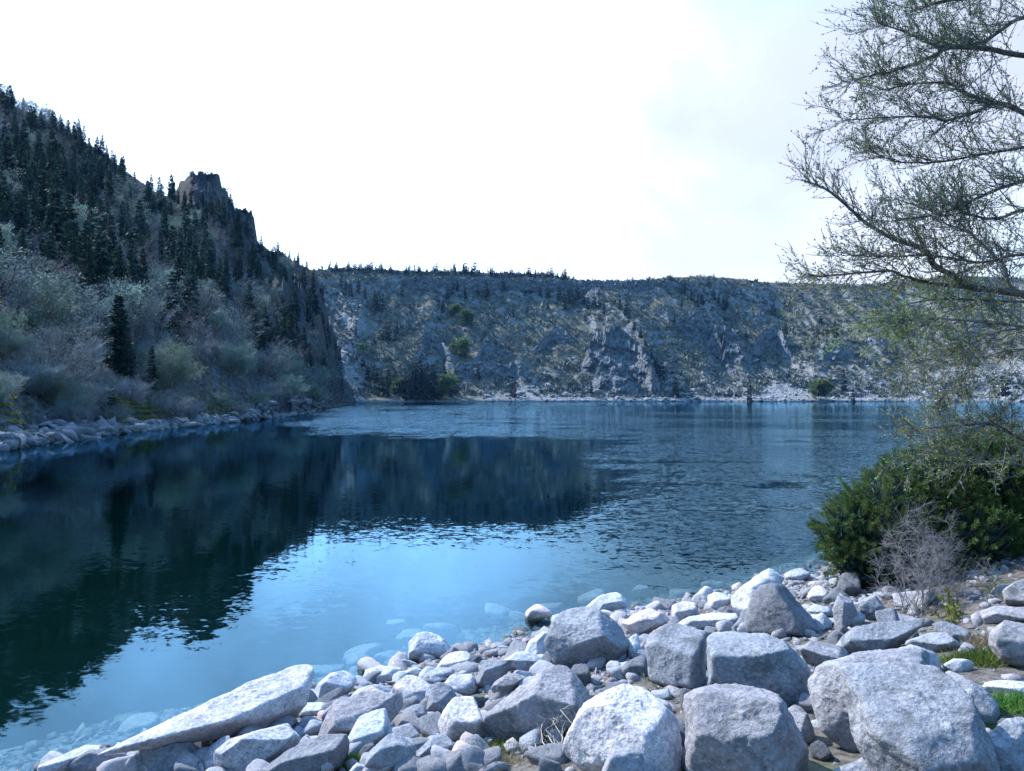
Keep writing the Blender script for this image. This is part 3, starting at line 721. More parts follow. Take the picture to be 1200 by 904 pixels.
pts = FAR[iv[ok], jv[ok]]; pts = pts + np.stack([rng.uniform(-1.2, 1.2, len(pts)), rng.uniform(-1, 1, len(pts)), rng.uniform(-.3, 0, len(pts))], -1)
brush('undergrowth', pts, rng.gamma(4, .5, len(pts)) + .4, MAT['brush'], 'bare grey brown scrub covering the far hillside', 10, 1.3)
iv = (4 + 124 * rng.random(8000) ** 1.3).astype(int); jv = rng.integers(100, NLX - 1, 8000)
pts = LEFT[iv, jv]
brush('undergrowth', pts, rng.uniform(.5, 1.0, len(pts)) * np.clip(pts[:, 1] / 130, .45, 2.2), MAT['twig_dark'], 'dark undergrowth between the trees of the left hillside', 14, 1.2, .5)

P, D, L_, W_ = [], [], [], []
for px in np.concatenate([rng.uniform(372, 672, 420), rng.uniform(672, 1150, 80)]):
    p = on_far(px, PCR[int(px)] + rng.uniform(-.5, 6)); h = rng.uniform(3.5, 8.5) if px < 672 else rng.uniform(1.5, 3); h = h / FPX * p[1]
    for q_ in range(26):
        z = rng.random() ** 1.2; an = rng.uniform(0, 6.28); r_ = .30 * h * (1 - z) + .05
        P.append(p + [0, 0, z * h * .93]); D.append([math.cos(an), math.sin(an), -.35 + .9 * z]); L_.append(r_); W_.append(.16 * h)
V, F = blades(P, D, L_, W_); a = Acc(); a.add(V, F)
tag(obj('treeline', a.mesh('treeline', False, MAT['spruce_far'])), 'dark line of small spruces along the crest of the far hillside', kind='stuff')

P = []
for lo_, hi_, n_ in [(128, 188, 3600), (215, 300, 2600), (-10, 20, 700), (370, 400, 500)]:
    for _ in range(n_): P.append(bank_pt(rng.uniform(lo_, hi_), abs(rng.normal(5.5, 2.2))) + rng.normal(0, .35, 3) * [1, 1, 0])
P = np.array(P); brush('bank_grass', P, rng.uniform(.15, .4, len(P)), MAT['moss'], 'yellowish mossy grass on the slope above the left bank', 5, 1.2, .7)
# ------------------------------------------------------------------ rock maker
_ICO = {}
def ico(level):
    if level not in _ICO:
        import bmesh
        bm = bmesh.new(); bmesh.ops.create_icosphere(bm, subdivisions=level, radius=1.0)
        V = np.array([v.co[:] for v in bm.verts]); F = np.array([[v.index for v in f.verts] for f in bm.faces]); bm.free()
        _ICO[level] = (V / np.linalg.norm(V, axis=1, keepdims=True), F)
    return _ICO[level]
def rock_mesh(name, normals, hs, level, p=18, rough=.03, seed=0, stretch=None):
    """a rock bounded by planes n.x = h, with worn edges and a broken surface"""
    D, F = ico(level); D = D.copy()
    if stretch is not None:
        D = D * stretch if np.ndim(stretch) < 2 else D @ stretch; D /= np.linalg.norm(D, axis=1, keepdims=True)
    N = np.asarray(normals, float); N /= np.linalg.norm(N, axis=1, keepdims=True); hs = np.asarray(hs, float)
    q = np.maximum(D @ N.T, 0) / hs[None]
    r = np.sum(q ** p, 1) ** (-1.0 / p)
    size = float(np.median(r)); V = D * r[:, None]
    o = np.array([seed * 3.17, seed * 1.71, seed * .93])
    d = fbm(V / size * 1.2 + o, 3, seed) * 1.1 + fbm(V / size * 3.6 + o, 3, seed + 7) * .55
    if level >= 4: d = d + .42 * (fbm(V / size * 5.5 + o, 3, seed + 9, .6, True) - .3) + .22 * fbm(V / size * 17 + o, 3, seed + 4)
    V = V + D * (d * rough * size)[:, None]
    # a shallow crack or chip now and then
    return V, F, size
def boulder(name, label, V, F, mat, loc, group=None):
    me = mesh(name, V, F, True, (mat,)); o = obj(name, me, loc=tuple(loc)); return tag(o, label, 'rock', group)
def random_rock(level, seed, flat=.7, n=13, rough=.05, p=14):
    g = np.random.default_rng(seed); N = g.normal(0, 1, (n, 3)); h = g.uniform(.68, 1.0, n)
    N = np.concatenate([N, np.eye(3), -np.eye(3)]); h = np.r_[h, np.ones(6)]
    V, F, s = rock_mesh('', N, h, level, p, rough, seed)
    return V * [1, g.uniform(.65, .95), flat], F

# ------------------------------------------------------------------ crags on the hillsides
MAT['crag'] = None
k = M('crag_rock'); g = k.pos(); n2 = k.noise(.25, 5, .7, g).outputs['Fac']
mpn = k.n('ShaderNodeMapping'); mpn.inputs['Scale'].default_value = (.5, .5, .38); k.l(g, mpn.inputs[0])
n3 = k.noise(1.0, 5, .7, mpn.outputs[0], .6).outputs['Fac']
c = k.mix(k.rng(n3, .35, .62), (.085, .10, .115), (.20, .22, .245)); c = k.mix(k.rng(n2, .52, .66, 0, .7), c, (.14, .14, .10))
MAT['crag'] = k.bsdf(c, .95, k.bump(n3, 1.0, 1.2), .1)
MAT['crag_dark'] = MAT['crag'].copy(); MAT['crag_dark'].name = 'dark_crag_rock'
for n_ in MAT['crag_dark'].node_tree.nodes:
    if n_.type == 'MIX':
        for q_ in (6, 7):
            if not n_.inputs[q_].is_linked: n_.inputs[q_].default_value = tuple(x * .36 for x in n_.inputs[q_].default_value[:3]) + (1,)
def crag(label, cols, surf, width_px, seed):
    """a cliff standing out of the slope: a broken wall between the foot and the top of each column, its roof running back into the hill. cols = (px, top_py, foot_py)"""
    cols = sorted(cols); lo = cols[0][0] - width_px * .8; hi = cols[-1][0] + width_px * .8
    nu, nv = int((hi - lo) * 1.6) + 8, 40
    px = np.linspace(lo, hi, nu); cx_ = np.array([c[0] for c in cols], float)
    edge = np.minimum(smooth(lo, lo + width_px, px), smooth(hi, hi - width_px, px))
    top = np.interp(px, cx_, [c[1] for c in cols]); bot = np.interp(px, cx_, [c[2] for c in cols])
    blk = np.floor(px / (width_px * .55) + .6 * vnoise(np.stack([px * .3, px * 0, px * 0 + seed], -1), seed)); jit = _hash(blk.astype(np.int64), np.int64(seed), np.int64(3), seed)
    hgt = (bot - top) * (.30 + .70 * edge); dh = (bot - top) * edge * (.05 * jit + .09 * vnoise(np.stack([px * .35, px * 0, px * 0 + seed + 5], -1), seed) + .04 * vnoise(np.stack([px * 1.1, px * 0, px * 0 + seed], -1), seed))
    bot = bot + 2
    Yb = np.array([surf(a_, b_)[1] for a_, b_ in zip(px, bot)]); Yt = np.array([surf(a_, b_)[1] for a_, b_ in zip(px, bot - hgt)])
    nk = max(9, nu // 4) | 1; kk = np.hanning(nk + 2)[1:-1]; kk /= kk.sum()
    for _ in range(2): Yb = np.convolve(np.pad(Yb, nk // 2, 'edge'), kk, 'valid'); Yt = np.convolve(np.pad(Yt, nk // 2, 'edge'), kk, 'valid')
    Yt = np.maximum(Yt, Yb + 2)
    v = np.r_[np.linspace(0, 1, nv), np.full(8, 1.0)]; back = np.r_[np.linspace(0, .22, nv), np.linspace(.3, 1.15, 8)]
    PX_, Vv = np.meshgrid(px, v); Bk = back[:, None] + 0 * PX_
    m_per = Yb.mean() / FPX; hm = hgt.mean() * m_per
    X0 = (PX_ - CX) * m_per; Zq = Vv * hgt * m_per
    q3 = np.stack([X0 / (hm * .34), Zq / (hm * .48), 0 * X0 + seed], -1)
    rel = 1.5 * fbm(q3 * [1.2, 1.5, 1], 5, seed, .62) + .06 * jit[None] + .45 * vnoise(np.stack([X0 / (hm * .26), np.floor(Zq / (hm * .20) + .8 * vnoise(q3 * 1.7, seed + 8)) * 3.1, 0 * X0 + seed], -1), seed + 3)
    w_ = edge[None] * smooth(0, .1, Vv) * smooth(1.05, .4, Bk)
    Yy = Yb + (Yt - Yb) * Bk - rel * hm * .16 * w_ - .06 * hm * edge
    py = bot - hgt * Vv - dh * smooth(.7, 1.0, Vv) + 1.2 * (Vv > .15) * vnoise(np.stack([X0 / (hm * .12), Zq / (hm * .2), 0 * X0 + 9], -1), seed) * edge[None]
    dx = (PX_ - CX) / FPX; dv = (CY - py) / FPX
    t = Yy / (CP - dv * SP); G_ = np.stack([dx * t, Yy, EYE + (SP + dv * CP) * t], -1)
    G_[nv:, :, 2] = G_[nv - 1:nv, :, 2] + (Bk[nv:] - .22) * 1.2
    G_[0, :, 2] -= .06 * hm; base = G_[0, nu // 2].copy()
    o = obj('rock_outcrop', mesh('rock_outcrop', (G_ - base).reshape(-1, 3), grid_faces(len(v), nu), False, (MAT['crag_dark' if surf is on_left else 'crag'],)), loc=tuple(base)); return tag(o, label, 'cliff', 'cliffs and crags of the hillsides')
crag('blocky rock crown on the summit of the left hillside', [(203, 226, 240), (208, 217, 240), (214, 209, 240), (219, 204, 240), (225, 202, 240), (232, 201, 240), (240, 201, 240), (248, 202, 242), (255, 204, 244), (259, 211, 246)], on_left, 4, 1)
crag('stepped rock shoulder right of the summit crown on the left hillside', [(254, 211, 246), (260, 217, 250), (266, 222, 254), (240, 220, 250), (228, 222, 250), (272, 236, 264)], on_left, 6, 2)
crag('blunt rock tower lower down the skyline of the left hillside', [(278, 243, 276), (286, 242, 282), (294, 246, 290), (299, 256, 298), (270, 248, 276)], on_left, 5, 3)
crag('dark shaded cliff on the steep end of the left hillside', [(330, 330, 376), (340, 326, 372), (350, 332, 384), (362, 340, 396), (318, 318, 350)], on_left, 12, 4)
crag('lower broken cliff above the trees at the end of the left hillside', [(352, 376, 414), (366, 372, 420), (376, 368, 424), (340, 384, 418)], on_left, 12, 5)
crag('narrow grey rock pillar in the middle of the far slope', [(570, 392, 424), (577, 390, 428), (564, 400, 424)], on_far, 9, 6)
crag('small rock knob below the narrow pillar on the far slope', [(604, 424, 440), (612, 420, 442), (536, 424, 442)], on_far, 9, 7)
crag('broad grey cliff with sheer face left of the middle of the far shore', [(690, 398, 436), (699, 390, 440), (708, 384, 446), (717, 378, 444), (726, 380, 448), (735, 388, 450), (744, 396, 452), (754, 406, 456), (764, 418, 460)], on_far, 12, 8)
crag('slabby foot of the broad grey cliff', [(703, 420, 456), (714, 430, 458), (726, 430, 462), (738, 436, 462)], on_far, 12, 9)
crag('pale upper crag right of the broad cliff', [(800, 366, 392), (812, 364, 396), (823, 366, 396), (792, 376, 394)], on_far, 12, 10)
crag('jagged central crag above the lone green bush', [(838, 376, 410), (850, 378, 420), (860, 386, 424), (846, 404, 432), (872, 392, 428)], on_far, 12, 11)
crag('rugged crag right of the jagged central one', [(896, 384, 410), (908, 378, 408), (918, 388, 420), (888, 394, 416)], on_far, 11, 12)
crag('sheer square crag under the right part of the far crest', [(964, 396, 422), (974, 394, 424), (984, 398, 424), (992, 402, 420)], on_far, 11, 13)
crag('low rock band high on the far crest', [(500, 322, 336), (512, 324, 338), (470, 324, 338), (800, 328, 338), (812, 330, 342)], on_far, 12, 14)
crag('small broken rock band in the left part of the far slope', [(515, 396, 412), (526, 404, 424), (498, 386, 398)], on_far, 10, 15)
crag('small outcrop under the upper spruces of the far slope', [(650, 380, 396), (664, 384, 402), (632, 400, 412)], on_far, 11, 16)

# ------------------------------------------------------------------ scree and the stones of the left bank
def stones(name, pts, sizes, mat, label):
    D, F = ico(1); m_ = len(pts); n = len(D); Rm = rng.normal(0, 1, (m_, 3, 3)) * .35 + np.eye(3)
    V = np.einsum('mij,nj->mni', Rm, D) * (1 + .18 * rng.normal(0, 1, (m_, n, 1))) * np.asarray(sizes)[:, None, None] * [1, 1, .7] + pts[:, None]
    T_ = (F[None] + (np.arange(m_) * n)[:, None, None]).reshape(-1, 3)
    return tag(obj(name, mesh(name, V.reshape(-1, 3), T_, False, (mat,))), label, kind='stuff')
MAT['scree_stone'] = granite('scree_stone', .1, .78, .3)
iv = rng.integers(1, 115, 26000); jv = rng.integers(0, NX - 1, 26000); ok = (rng.random(26000) < scr[iv, jv] * .9) & (FARp[iv, jv, 0] < 1250)
P = FAR[iv[ok], jv[ok]]
stones('scree_gravel', P + rng.normal(0, .8, P.shape) * [1, 1, .1], rng.gamma(2.2, .34, len(P)), MAT['scree_stone'], 'loose grey scree covering the foot of the far hillside')
bank_protos = []
for i in range(6):
    V, F = random_rock(3, 900 + i, .62, 12, .06); me = mesh('bank_rock', V, F, False, (MAT['granite'] if i % 3 == 1 else MAT['granite_dark'],)); bank_protos.append(me)
n = 0
for _ in range(4000):
    if n >= 285: break
    pxb = rng.uniform(-25, 385); back = abs(rng.normal(0, 1.5)) + .05
    p = bank_pt(pxb, back)
    # nearer stretches need more stones
    if rng.random() > min(1, 120. / p[1]): continue
    sc = rng.gamma(2.2, .10) + .16
    s_ = LEFT[0, int(np.argmin(np.abs(PXL - pxb))), 1]; yy = s_ + back; xx = (pxb - CX) / FPX * yy
    o = obj('bank_rock', bank_protos[int(rng.integers(0, 6))], loc=(xx, yy, p[2] + .12 * sc)); n += 1
    o.rotation_euler = tuple(rng.normal(0, .35, 2)) + (rng.uniform(0, 6.28),); o.scale = (sc * 1.25, sc * .9, sc * rng.uniform(.5, .9))
    tag(o, 'angular grey rock in the strip of rocks along the left bank', 'rock', 'rocks along the left bank')
jv = rng.integers(40, NLX - 2, 9000); bk = np.abs(rng.normal(0, 1.9, 9000))
P = []
for j, b_ in zip(jv, bk):
    i = int(np.searchsorted(LEFT[:130, j, 1], LEFT[0, j, 1] + b_)); i = min(max(i, 1), 129)
    f = (LEFT[0, j, 1] + b_ - LEFT[i - 1, j, 1]) / max(1e-6, LEFT[i, j, 1] - LEFT[i - 1, j, 1]); P.append(LEFT[i - 1, j] * (1 - f) + LEFT[i, j] * f)
P = np.array(P)
stones('bank_gravel', P + rng.normal(0, .25, P.shape) * [1, 1, .1], rng.gamma(2.4, .10, len(P)) + .06, MAT['granite_dark'], 'loose stones and gravel along the left bank')

# ------------------------------------------------------------------ the boulders of the near shore, each one its own
def shore_rock(label, poly, ridge, faces, mat='granite', thick=.42, p=44, rough=.062, level=None, seed=None, tilt=0.0, group=None, yaw=0.0):
    """poly: outline in photo pixels; ridge: the corner that stands out towards the camera; faces: which faces meet there
    (A top, F front, U undercut front, L left, R right)"""
    poly = np.array(poly, float); seed = seed if seed is not None else int(poly[0, 0] * 7 + poly[0, 1])
    g = np.random.default_rng(seed)
    lo, hi = poly.min(0), poly.max(0); wpx, hpx = hi - lo; cxp = (lo[0] + hi[0]) / 2
    base = hit_ground(cxp, hi[1] - .06 * hpx)
    if base[2] < -.02:                                                        # stands in the water: foot seen at the surface, the rest runs on below it
        r_ = ray(cxp, hi[1]); base = np.array([0, 0, EYE]) + r_ * (-EYE / r_[2])
        poly[poly[:, 1] > lo[1] + .72 * hpx, 1] += .38 * hpx; hi = poly.max(0); hpx = hi[1] - lo[1]
    ctr = poly.mean(0); Tpx = thick * (min(wpx, hpx) * .6 + .4 * max(wpx, hpx) * .8)
    d0 = ray(*ctr); Yc = base[1] + (.55 * Tpx / FPX * base[1] if not yaw else .25 * Tpx / FPX * base[1])
    C0 = at(ctr[0], ctr[1], Yc); d = d0 / np.linalg.norm(d0)
    u = np.cross(d, [0, 0, 1]); u /= np.linalg.norm(u); v = np.cross(u, d)
    fwd = np.array([d[0], d[1], 0]); fwd /= np.linalg.norm(fwd)
    u = u * math.cos(R(yaw)) + fwd * math.sin(R(yaw)); v = v - (v @ u) * u; v /= np.linalg.norm(v); w = np.cross(u, v)
    mpp = np.linalg.norm(C0 - [0, 0, EYE]) / np.linalg.norm(d0) / FPX
    def loc(pt, wv):
        r_ = ray(*pt); E_ = np.array([0, 0, EYE]); Q_ = E_ + r_ * (((C0 + w * wv * mpp - E_) @ w) / (r_ @ w)) - C0
        return np.array([Q_ @ u, Q_ @ v, Q_ @ w])
    N, H = [], []
    ang = np.arctan2(-(poly[:, 1] - ctr[1]), poly[:, 0] - ctr[0]); poly = poly[np.argsort(ang)]
    for i in range(len(poly)):
        a_, b_ = loc(poly[i], 0), loc(poly[(i + 1) % len(poly)], 0); e = b_ - a_
        if np.linalg.norm(e[:2]) < 1e-6: continue
        nn_ = np.array([e[1], -e[0], 0]); nn_ /= np.linalg.norm(nn_)
        h = nn_ @ a_
        if h <= 0.004: continue
        for tl in (g.uniform(.15, .4), -g.uniform(.15, .4)):
            n3_ = nn_ + np.array([0, 0, tl]); n3_ /= np.linalg.norm(n3_); N.append(n3_); H.append(max(n3_ @ a_, .1 * mpp * min(wpx, hpx)))
    T = Tpx
    Pr = loc(ridge, T) if ridge is not None else None
    def ext(kind):
        if kind == 'A': j = poly[:, 1].argmin(); return np.array([(ridge[0] * .6 + poly[j, 0] * .4), lo[1]]), -.45 * T
        if kind == 'F': return np.array([ridge[0], hi[1]]), .55 * T
        if kind == 'U': return np.array([ridge[0], hi[1]]), -.1 * T
        if kind == 'L': return np.array([lo[0], ridge[1]]), .05 * T
        if kind == 'R': return np.array([hi[0], ridge[1]]), .05 * T
    if Pr is not None:
        for f in faces:
            pt, wv = ext(f); Q = loc(pt, wv) - Pr
            tang = np.array([1, 0, 0.]) if f in 'AFU' else np.array([0, 1, 0.])
            tang = tang + np.array([tilt, -tilt, 0]) * .6 + g.normal(0, .12, 3) * [1, 1, 1]
            nn_ = np.cross(tang, Q); nn_ /= np.linalg.norm(nn_)
            if nn_ @ Pr < 0: nn_ = -nn_
            N.append(nn_); H.append(max(nn_ @ Pr, .12 * mpp * min(wpx, hpx)))
    else:
        for _ in range(7):
            nn_ = np.array([g.normal(0, .7), g.normal(0.1, .7), 1]); nn_ /= np.linalg.norm(nn_); N.append(nn_); H.append(T * mpp * g.uniform(.62, .95))
    for _ in range(4):
        nn_ = np.array([g.normal(0, .6), g.normal(0, .6), -1]); nn_ /= np.linalg.norm(nn_); N.append(nn_); H.append(T * mpp * g.uniform(.85, 1.1))
    for _ in range(5):                                                        # knocked-off corners
        nn_ = g.normal(0, 1, 3); nn_[2] = abs(nn_[2]) * .7; nn_ /= np.linalg.norm(nn_)
        D_, _f = ico(3); q_ = np.maximum(D_ @ np.array(N).T, 0) / np.array(H); r_ = 1 / q_.max(1)
        sup = (D_ * r_[:, None]) @ nn_; N.append(nn_); H.append(float(sup.max()) * g.uniform(.70, .93))
    big_ = max(wpx, hpx)
    lv = level or (6 if big_ > 95 else 5 if big_ > 38 else 4)
    B = np.stack([u, v, w], 1)
    Nw = np.array(N) @ B.T
    asp = np.array([wpx, hpx, 2 * T]); asp = asp / asp.mean()
    V, F, s = rock_mesh('', Nw, np.array(H), lv, p, rough, seed, None if not yaw else np.eye(3) + np.outer(u, u) * 1.6)
    for _ in range(2):                                                        # true the outline up to the one seen
        qx, qy = project(V + C0); L_ = V @ B
        L_[:, 0] = L_[:, 0] * np.clip(wpx / (qx.max() - qx.min()), .5, 2) + ((lo[0] + hi[0]) - (qx.max() + qx.min())) / 2 * mpp * (1 if not yaw else 1.2)
        L_[:, 1] = L_[:, 1] * np.clip(hpx / (qy.max() - qy.min()), .5, 2) - ((lo[1] + hi[1]) - (qy.max() + qy.min())) / 2 * mpp
        V = L_ @ B.T
    qx, qy = project(V + C0); er = max(abs(qx.min() - lo[0]), abs(qx.max() - hi[0]), abs(qy.min() - lo[1]), abs(qy.max() - hi[1]))
    if er > 9: print('OUTLINE', label, lo, hi, [round(float(q_)) for q_ in (qx.min(), qy.min(), qx.max(), qy.max())])
    PLACED.append((C0[0], C0[1], wpx * mpp / 2))
    return boulder('boulder' if big_ > 48 else 'rock', label, V, F, MAT[mat], C0, group)
PLACED = []
G, PA, PK, DK = 'granite', 'granite_pale', 'granite_pink', 'granite_dark'
SR = [
 ('squared grey boulder with a shaded right side, left of the long block', [(756,741),(790,730),(827,742),(828,806),(804,816),(766,809),(758,780)], (812,768), 'ALR', G),
 ('long squared block with pale top and dark mottled front', [(828,746),(840,740),(896,741),(926,754),(950,780),(946,816),(925,836),(895,828),(828,806)], (885,767), 'AFR', G),
 ('tall square-cut bluish block in the middle of the front row', [(801,815),(826,804),(867,801),(892,806),(912,822),(924,850),(945,890),(948,936),(800,936)], (893,832), 'SRF', G),
 ('dark lichened pyramid boulder in front of the pale shore stones', [(872,728),(887,693),(908,683),(931,688),(949,718),(966,742),(958,752),(925,750),(890,744)], (936,704), 'LR', DK),
 ('long pale boulder lying behind the dark lichened pyramid', [(856,708),(860,694),(882,680),(908,666),(919,672),(917,686),(890,704),(880,716),(866,722)], (890,690), 'AF', PA),
 ('small white boulder on the waterline right of the long pale one', [(919,672),(931,666),(944,666),(950,676),(938,683),(920,681)], (938,675), 'AF', PA),
 ('rounded white stone below the small white boulder', [(946,692),(960,686),(976,697),(976,705),(951,708)], (962,700), 'AF', PA),
 ('grey stone with dark right flank among white stones', [(976,719),(984,698),(998,700),(1009,726),(998,733),(978,738)], (992,708), 'LR', G),
 ('smooth grey stone at the foot of the pine bush', [(1001,710),(1022,697),(1040,724),(1012,730)], None, '', G),
 ('egg shaped pale stone in front of the dark flanked one', [(951,725),(965,718),(975,728),(974,741),(960,741)], None, '', PA),
 ('flat pale slab stone between the pyramid and the white stones', [(944,711),(957,708),(976,715),(975,724),(954,723)], (962,718), 'AF', PA),
 ('wide low slab of grey granite below the pine bush', [(972,745),(984,735),(1036,727),(1068,725),(1084,739),(1066,746),(1054,756),(1028,756),(1007,771),(992,770),(975,754)], (1030,746), 'AF', G),
 ('flat slab right of the wide low slab', [(1063,751),(1074,741),(1112,741),(1128,751),(1123,759),(1107,768),(1086,768),(1060,758)], (1096,756), 'AF', G),
 ('slanting slab under the green shrub', [(1092,736),(1121,728),(1139,735),(1140,752),(1127,757),(1115,742)], (1125,742), 'AF', G),
 ('thin grey slab at the edge of the pine bush', [(1038,725),(1057,717),(1080,723),(1084,737),(1069,729)], (1062,725), 'AF', G),
 ('low rounded rock behind the long squared block', [(934,760),(954,751),(984,756),(996,769),(962,786),(947,782)], (965,768), 'AF', G),
 ('large blue grey boulder half hidden by the biggest boulder', [(946,806),(957,786),(998,770),(1025,762),(1069,760),(1090,775),(1040,844),(1020,890),(990,884),(958,858)], (998,806), 'AFL', G),
 ('biggest pale boulder with a broad slanting face in the lower right', [(985,812),(1001,786),(1036,776),(1092,776),(1109,786),(1123,830),(1168,900),(1178,930),(1022,956),(1012,868)], (1060,898), 'SFL', G),
 ('boulder leaning behind the biggest one beside the grass', [(1100,786),(1121,791),(1156,811),(1172,833),(1168,854),(1144,852),(1124,832)], (1146,826), 'AF', G),
 ('flat pale rock between two tufts of green grass', [(1150,805),(1174,797),(1214,800),(1214,816),(1174,817),(1156,813)], (1180,807), 'AF', PA),
 ('round topped grey boulder at the right edge above the grass', [(1160,742),(1177,728),(1217,727),(1217,788),(1171,773),(1158,756)], (1190,752), 'AF', G),
 ('dark edged boulder in the lower right corner', [(1154,872),(1205,840),(1225,900),(1225,940),(1168,936)], (1182,884), 'AFR', G),
 ('grey ledge rock behind the round topped boulder', [(1148,718),(1171,710),(1204,711),(1216,731),(1153,733)], (1180,722), 'AF', G),
 ('shaded rock under the right side of the pine bush', [(1174,694),(1200,678),(1222,690),(1216,713),(1180,713)], (1198,700), 'AF', G),
 ('fist shaped stone left of the round topped boulder', [(1121,767),(1130,753),(1143,753),(1147,770),(1127,773)], None, '', G),
 ('pale stone tip at the bottom edge left of the biggest boulder', [(972,908),(1007,887),(1032,915),(1030,935),(975,930)], (1006,905), 'AF', G),
 ('wedge of grey rock in the gap beside the square-cut block', [(914,842),(937,826),(948,850),(958,878),(938,868)], (936,848), 'AR', G),
 ('small grey stone on top of the squared block', [(857,737),(870,724),(882,733),(883,745),(862,745)], (871,735), 'AF', G),
 ('pale ridge rock behind the two squared blocks', [(794,732),(823,718),(867,722),(853,738),(826,741),(800,741)], (830,729), 'AF', PA),
 ('small pink stone by the water behind the squared boulder', [(787,711),(798,705),(815,709),(821,721),(794,730),(787,727)], (802,716), 'AF', PK),
 ('upright white stone right of the small pink one', [(810,703),(826,687),(836,691),(831,711),(820,716)], (824,698), 'LR', PA),
 ('white block on the waterline left of the long pale boulder', [(829,698),(846,694),(859,704),(847,718),(832,712)], (846,704), 'AF', PA),
 ('big boulder with a black undercut front at the water', [(637,770),(650,738),(663,714),(687,711),(728,722),(738,758),(736,778),(723,786),(685,789),(660,782)], (694,746), 'AUL', G),
 ('brown tinted wedge on the waterline behind the undercut boulder', [(685,712),(701,700),(723,694),(735,705),(733,717),(706,720)], (712,708), 'AF', PK),
 ('pale leaning rock left of the undercut boulder', [(613,775),(623,751),(637,740),(652,740),(645,768),(632,778)], (634,756), 'LR', PA),
 ('large dark fronted boulder with a sloping lit top and dead twigs', [(566,852),(574,834),(642,779),(669,779),(700,810),(680,850),(664,873),(631,870),(572,871)], (632,818), 'AF', G),
 ('large pinkish boulder with one broad lit face in the front row', [(659,880),(685,827),(717,810),(734,801),(753,805),(800,848),(800,930),(661,930)], (764,866), 'SRL', PK),
 ('rounded bluish boulder cut by the bottom edge before the pinkish one', [(700,912),(709,879),(723,866),(744,872),(778,912),(770,945),(706,945)], (738,892), 'AFR', G),
 ('cluster rock behind the undercut boulder towards the squared one', [(728,730),(758,713),(785,727),(766,740),(744,749)], (758,727), 'AF', PK),
 ('narrow pale rock standing right of the undercut boulder', [(735,744),(747,743),(752,765),(738,777)], None, '', PA),
 ('low dark rock in the hollow right of the undercut boulder', [(726,784),(750,768),(760,779),(755,800),(728,798)], (742,782), 'AF', DK),
 ('pink tipped stone standing alone in the shallow water', [(615,719),(628,708),(637,708),(647,718),(639,727),(620,727)], (630,716), 'AU', PK),
 ('cracked orange stained rock in the shallows', [(478,773),(483,750),(491,745),(511,740),(519,749),(530,753),(531,763),(512,774),(490,777)], (510,762), 'AU', PK),
 ('smooth white block before the orange stained rock', [(508,789),(525,765),(552,763),(552,778),(543,790)], (536,777), 'AF', PA),
 ('rounded white rock at the waterline left of centre', [(424,802),(427,789),(450,780),(471,784),(469,798),(450,803)], (450,793), 'AF', PA),
 ('pointed pale rock right of the long bank boulder', [(369,809),(387,794),(417,786),(418,801),(395,825),(371,824)], (396,806), 'AF', PA),
 ('very long pale boulder with bright top edge at the water on the left', [(107,880),(113,864),(220,820),(262,800),(317,785),(341,790),(366,801),(371,813),(360,833),(300,840),(250,857),(205,870),(150,890),(115,892)], (240,822), 'AF', PA),
 ('low pale rock at the lower left end of the long boulder', [(42,905),(85,886),(108,876),(132,880),(132,918),(48,918)], (92,892), 'AF', PA),
 ('dark peaked rock in the lower left corner', [(80,902),(112,879),(137,876),(152,890),(147,914),(84,914)], (128,884), 'LR', DK),
 ('rounded grey rock at the bottom left', [(145,905),(170,875),(195,866),(221,874),(237,892),(217,914),(150,916)], None, '', G),
 ('pale angular rock right of the rounded bottom left one', [(202,863),(230,849),(261,838),(262,850),(258,864),(240,882),(226,880)], (240,862), 'AF', PA),
 ('light slab leaning under the end of the long boulder', [(266,852),(280,831),(315,821),(320,838),(290,857),(275,864)], (292,842), 'AF', G),
 ('grey rounded rock below the light leaning slab', [(298,857),(308,841),(328,834),(346,844),(349,857),(322,866)], None, '', G),
 ('broad pale rock with shaded foot near the bottom left', [(250,897),(277,871),(325,848),(353,855),(341,876),(315,896),(295,909),(258,909)], (312,874), 'AF', PA),
 ('small white slab between the long boulder and the big mottled rock', [(348,837),(360,823),(379,823),(393,830),(383,842),(370,841)], (372,833), 'AF', PA),
 ('small grey stone under the small white slab', [(349,852),(354,839),(366,839),(382,847),(373,857),(360,861)], None, '', G),
 ('big mottled rock with a dark round right end', [(372,866),(385,839),(400,820),(430,809),(461,814),(473,830),(472,849),(455,853),(435,853),(414,864),(398,874)], (450,826), 'AFR', G),
 ('flat faced white rock in front of the big mottled one', [(404,874),(420,842),(446,830),(458,858),(436,875),(417,884)], (432,866), 'SF', PA),
 ('pale rock with dark split front at the bottom', [(422,895),(440,874),(470,859),(486,880),(488,898),(480,914),(434,914)], (466,878), 'AFR', G),
 ('dark streaked rock slanting across the bottom edge', [(306,906),(337,885),(375,869),(402,860),(408,876),(410,916),(315,918)], (372,888), 'AF', DK),
 ('small pale stone at the bottom edge beside the dark streaked rock', [(405,908),(420,894),(436,899),(440,916),(410,920)], None, '', PA),
 ('white rock right of the big mottled one', [(459,812),(470,791),(485,791),(508,807),(502,832),(475,827)], (488,814), 'AF', PA),
 ('bluish rounded stone below the white rock', [(471,832),(490,825),(502,837),(494,852),(474,848)], None, '', G),
 ('dark creased rock in the middle of the stone bank', [(500,832),(507,806),(520,799),(536,817),(526,838),(512,841)], (516,822), 'AR', G),
 ('upright cracked pale rock before the dark creased one', [(513,855),(537,819),(558,816),(569,852),(558,873),(525,868)], (546,852), 'SF', PA),
 ('low angled rock left of the upright cracked one', [(485,888),(515,859),(533,872),(528,887),(495,898)], (512,876), 'AF', G),
 ('pale broken rock between the white block and the dark creased one', [(521,808),(530,790),(553,791),(559,811),(540,819)], (544,804), 'AF', PA),
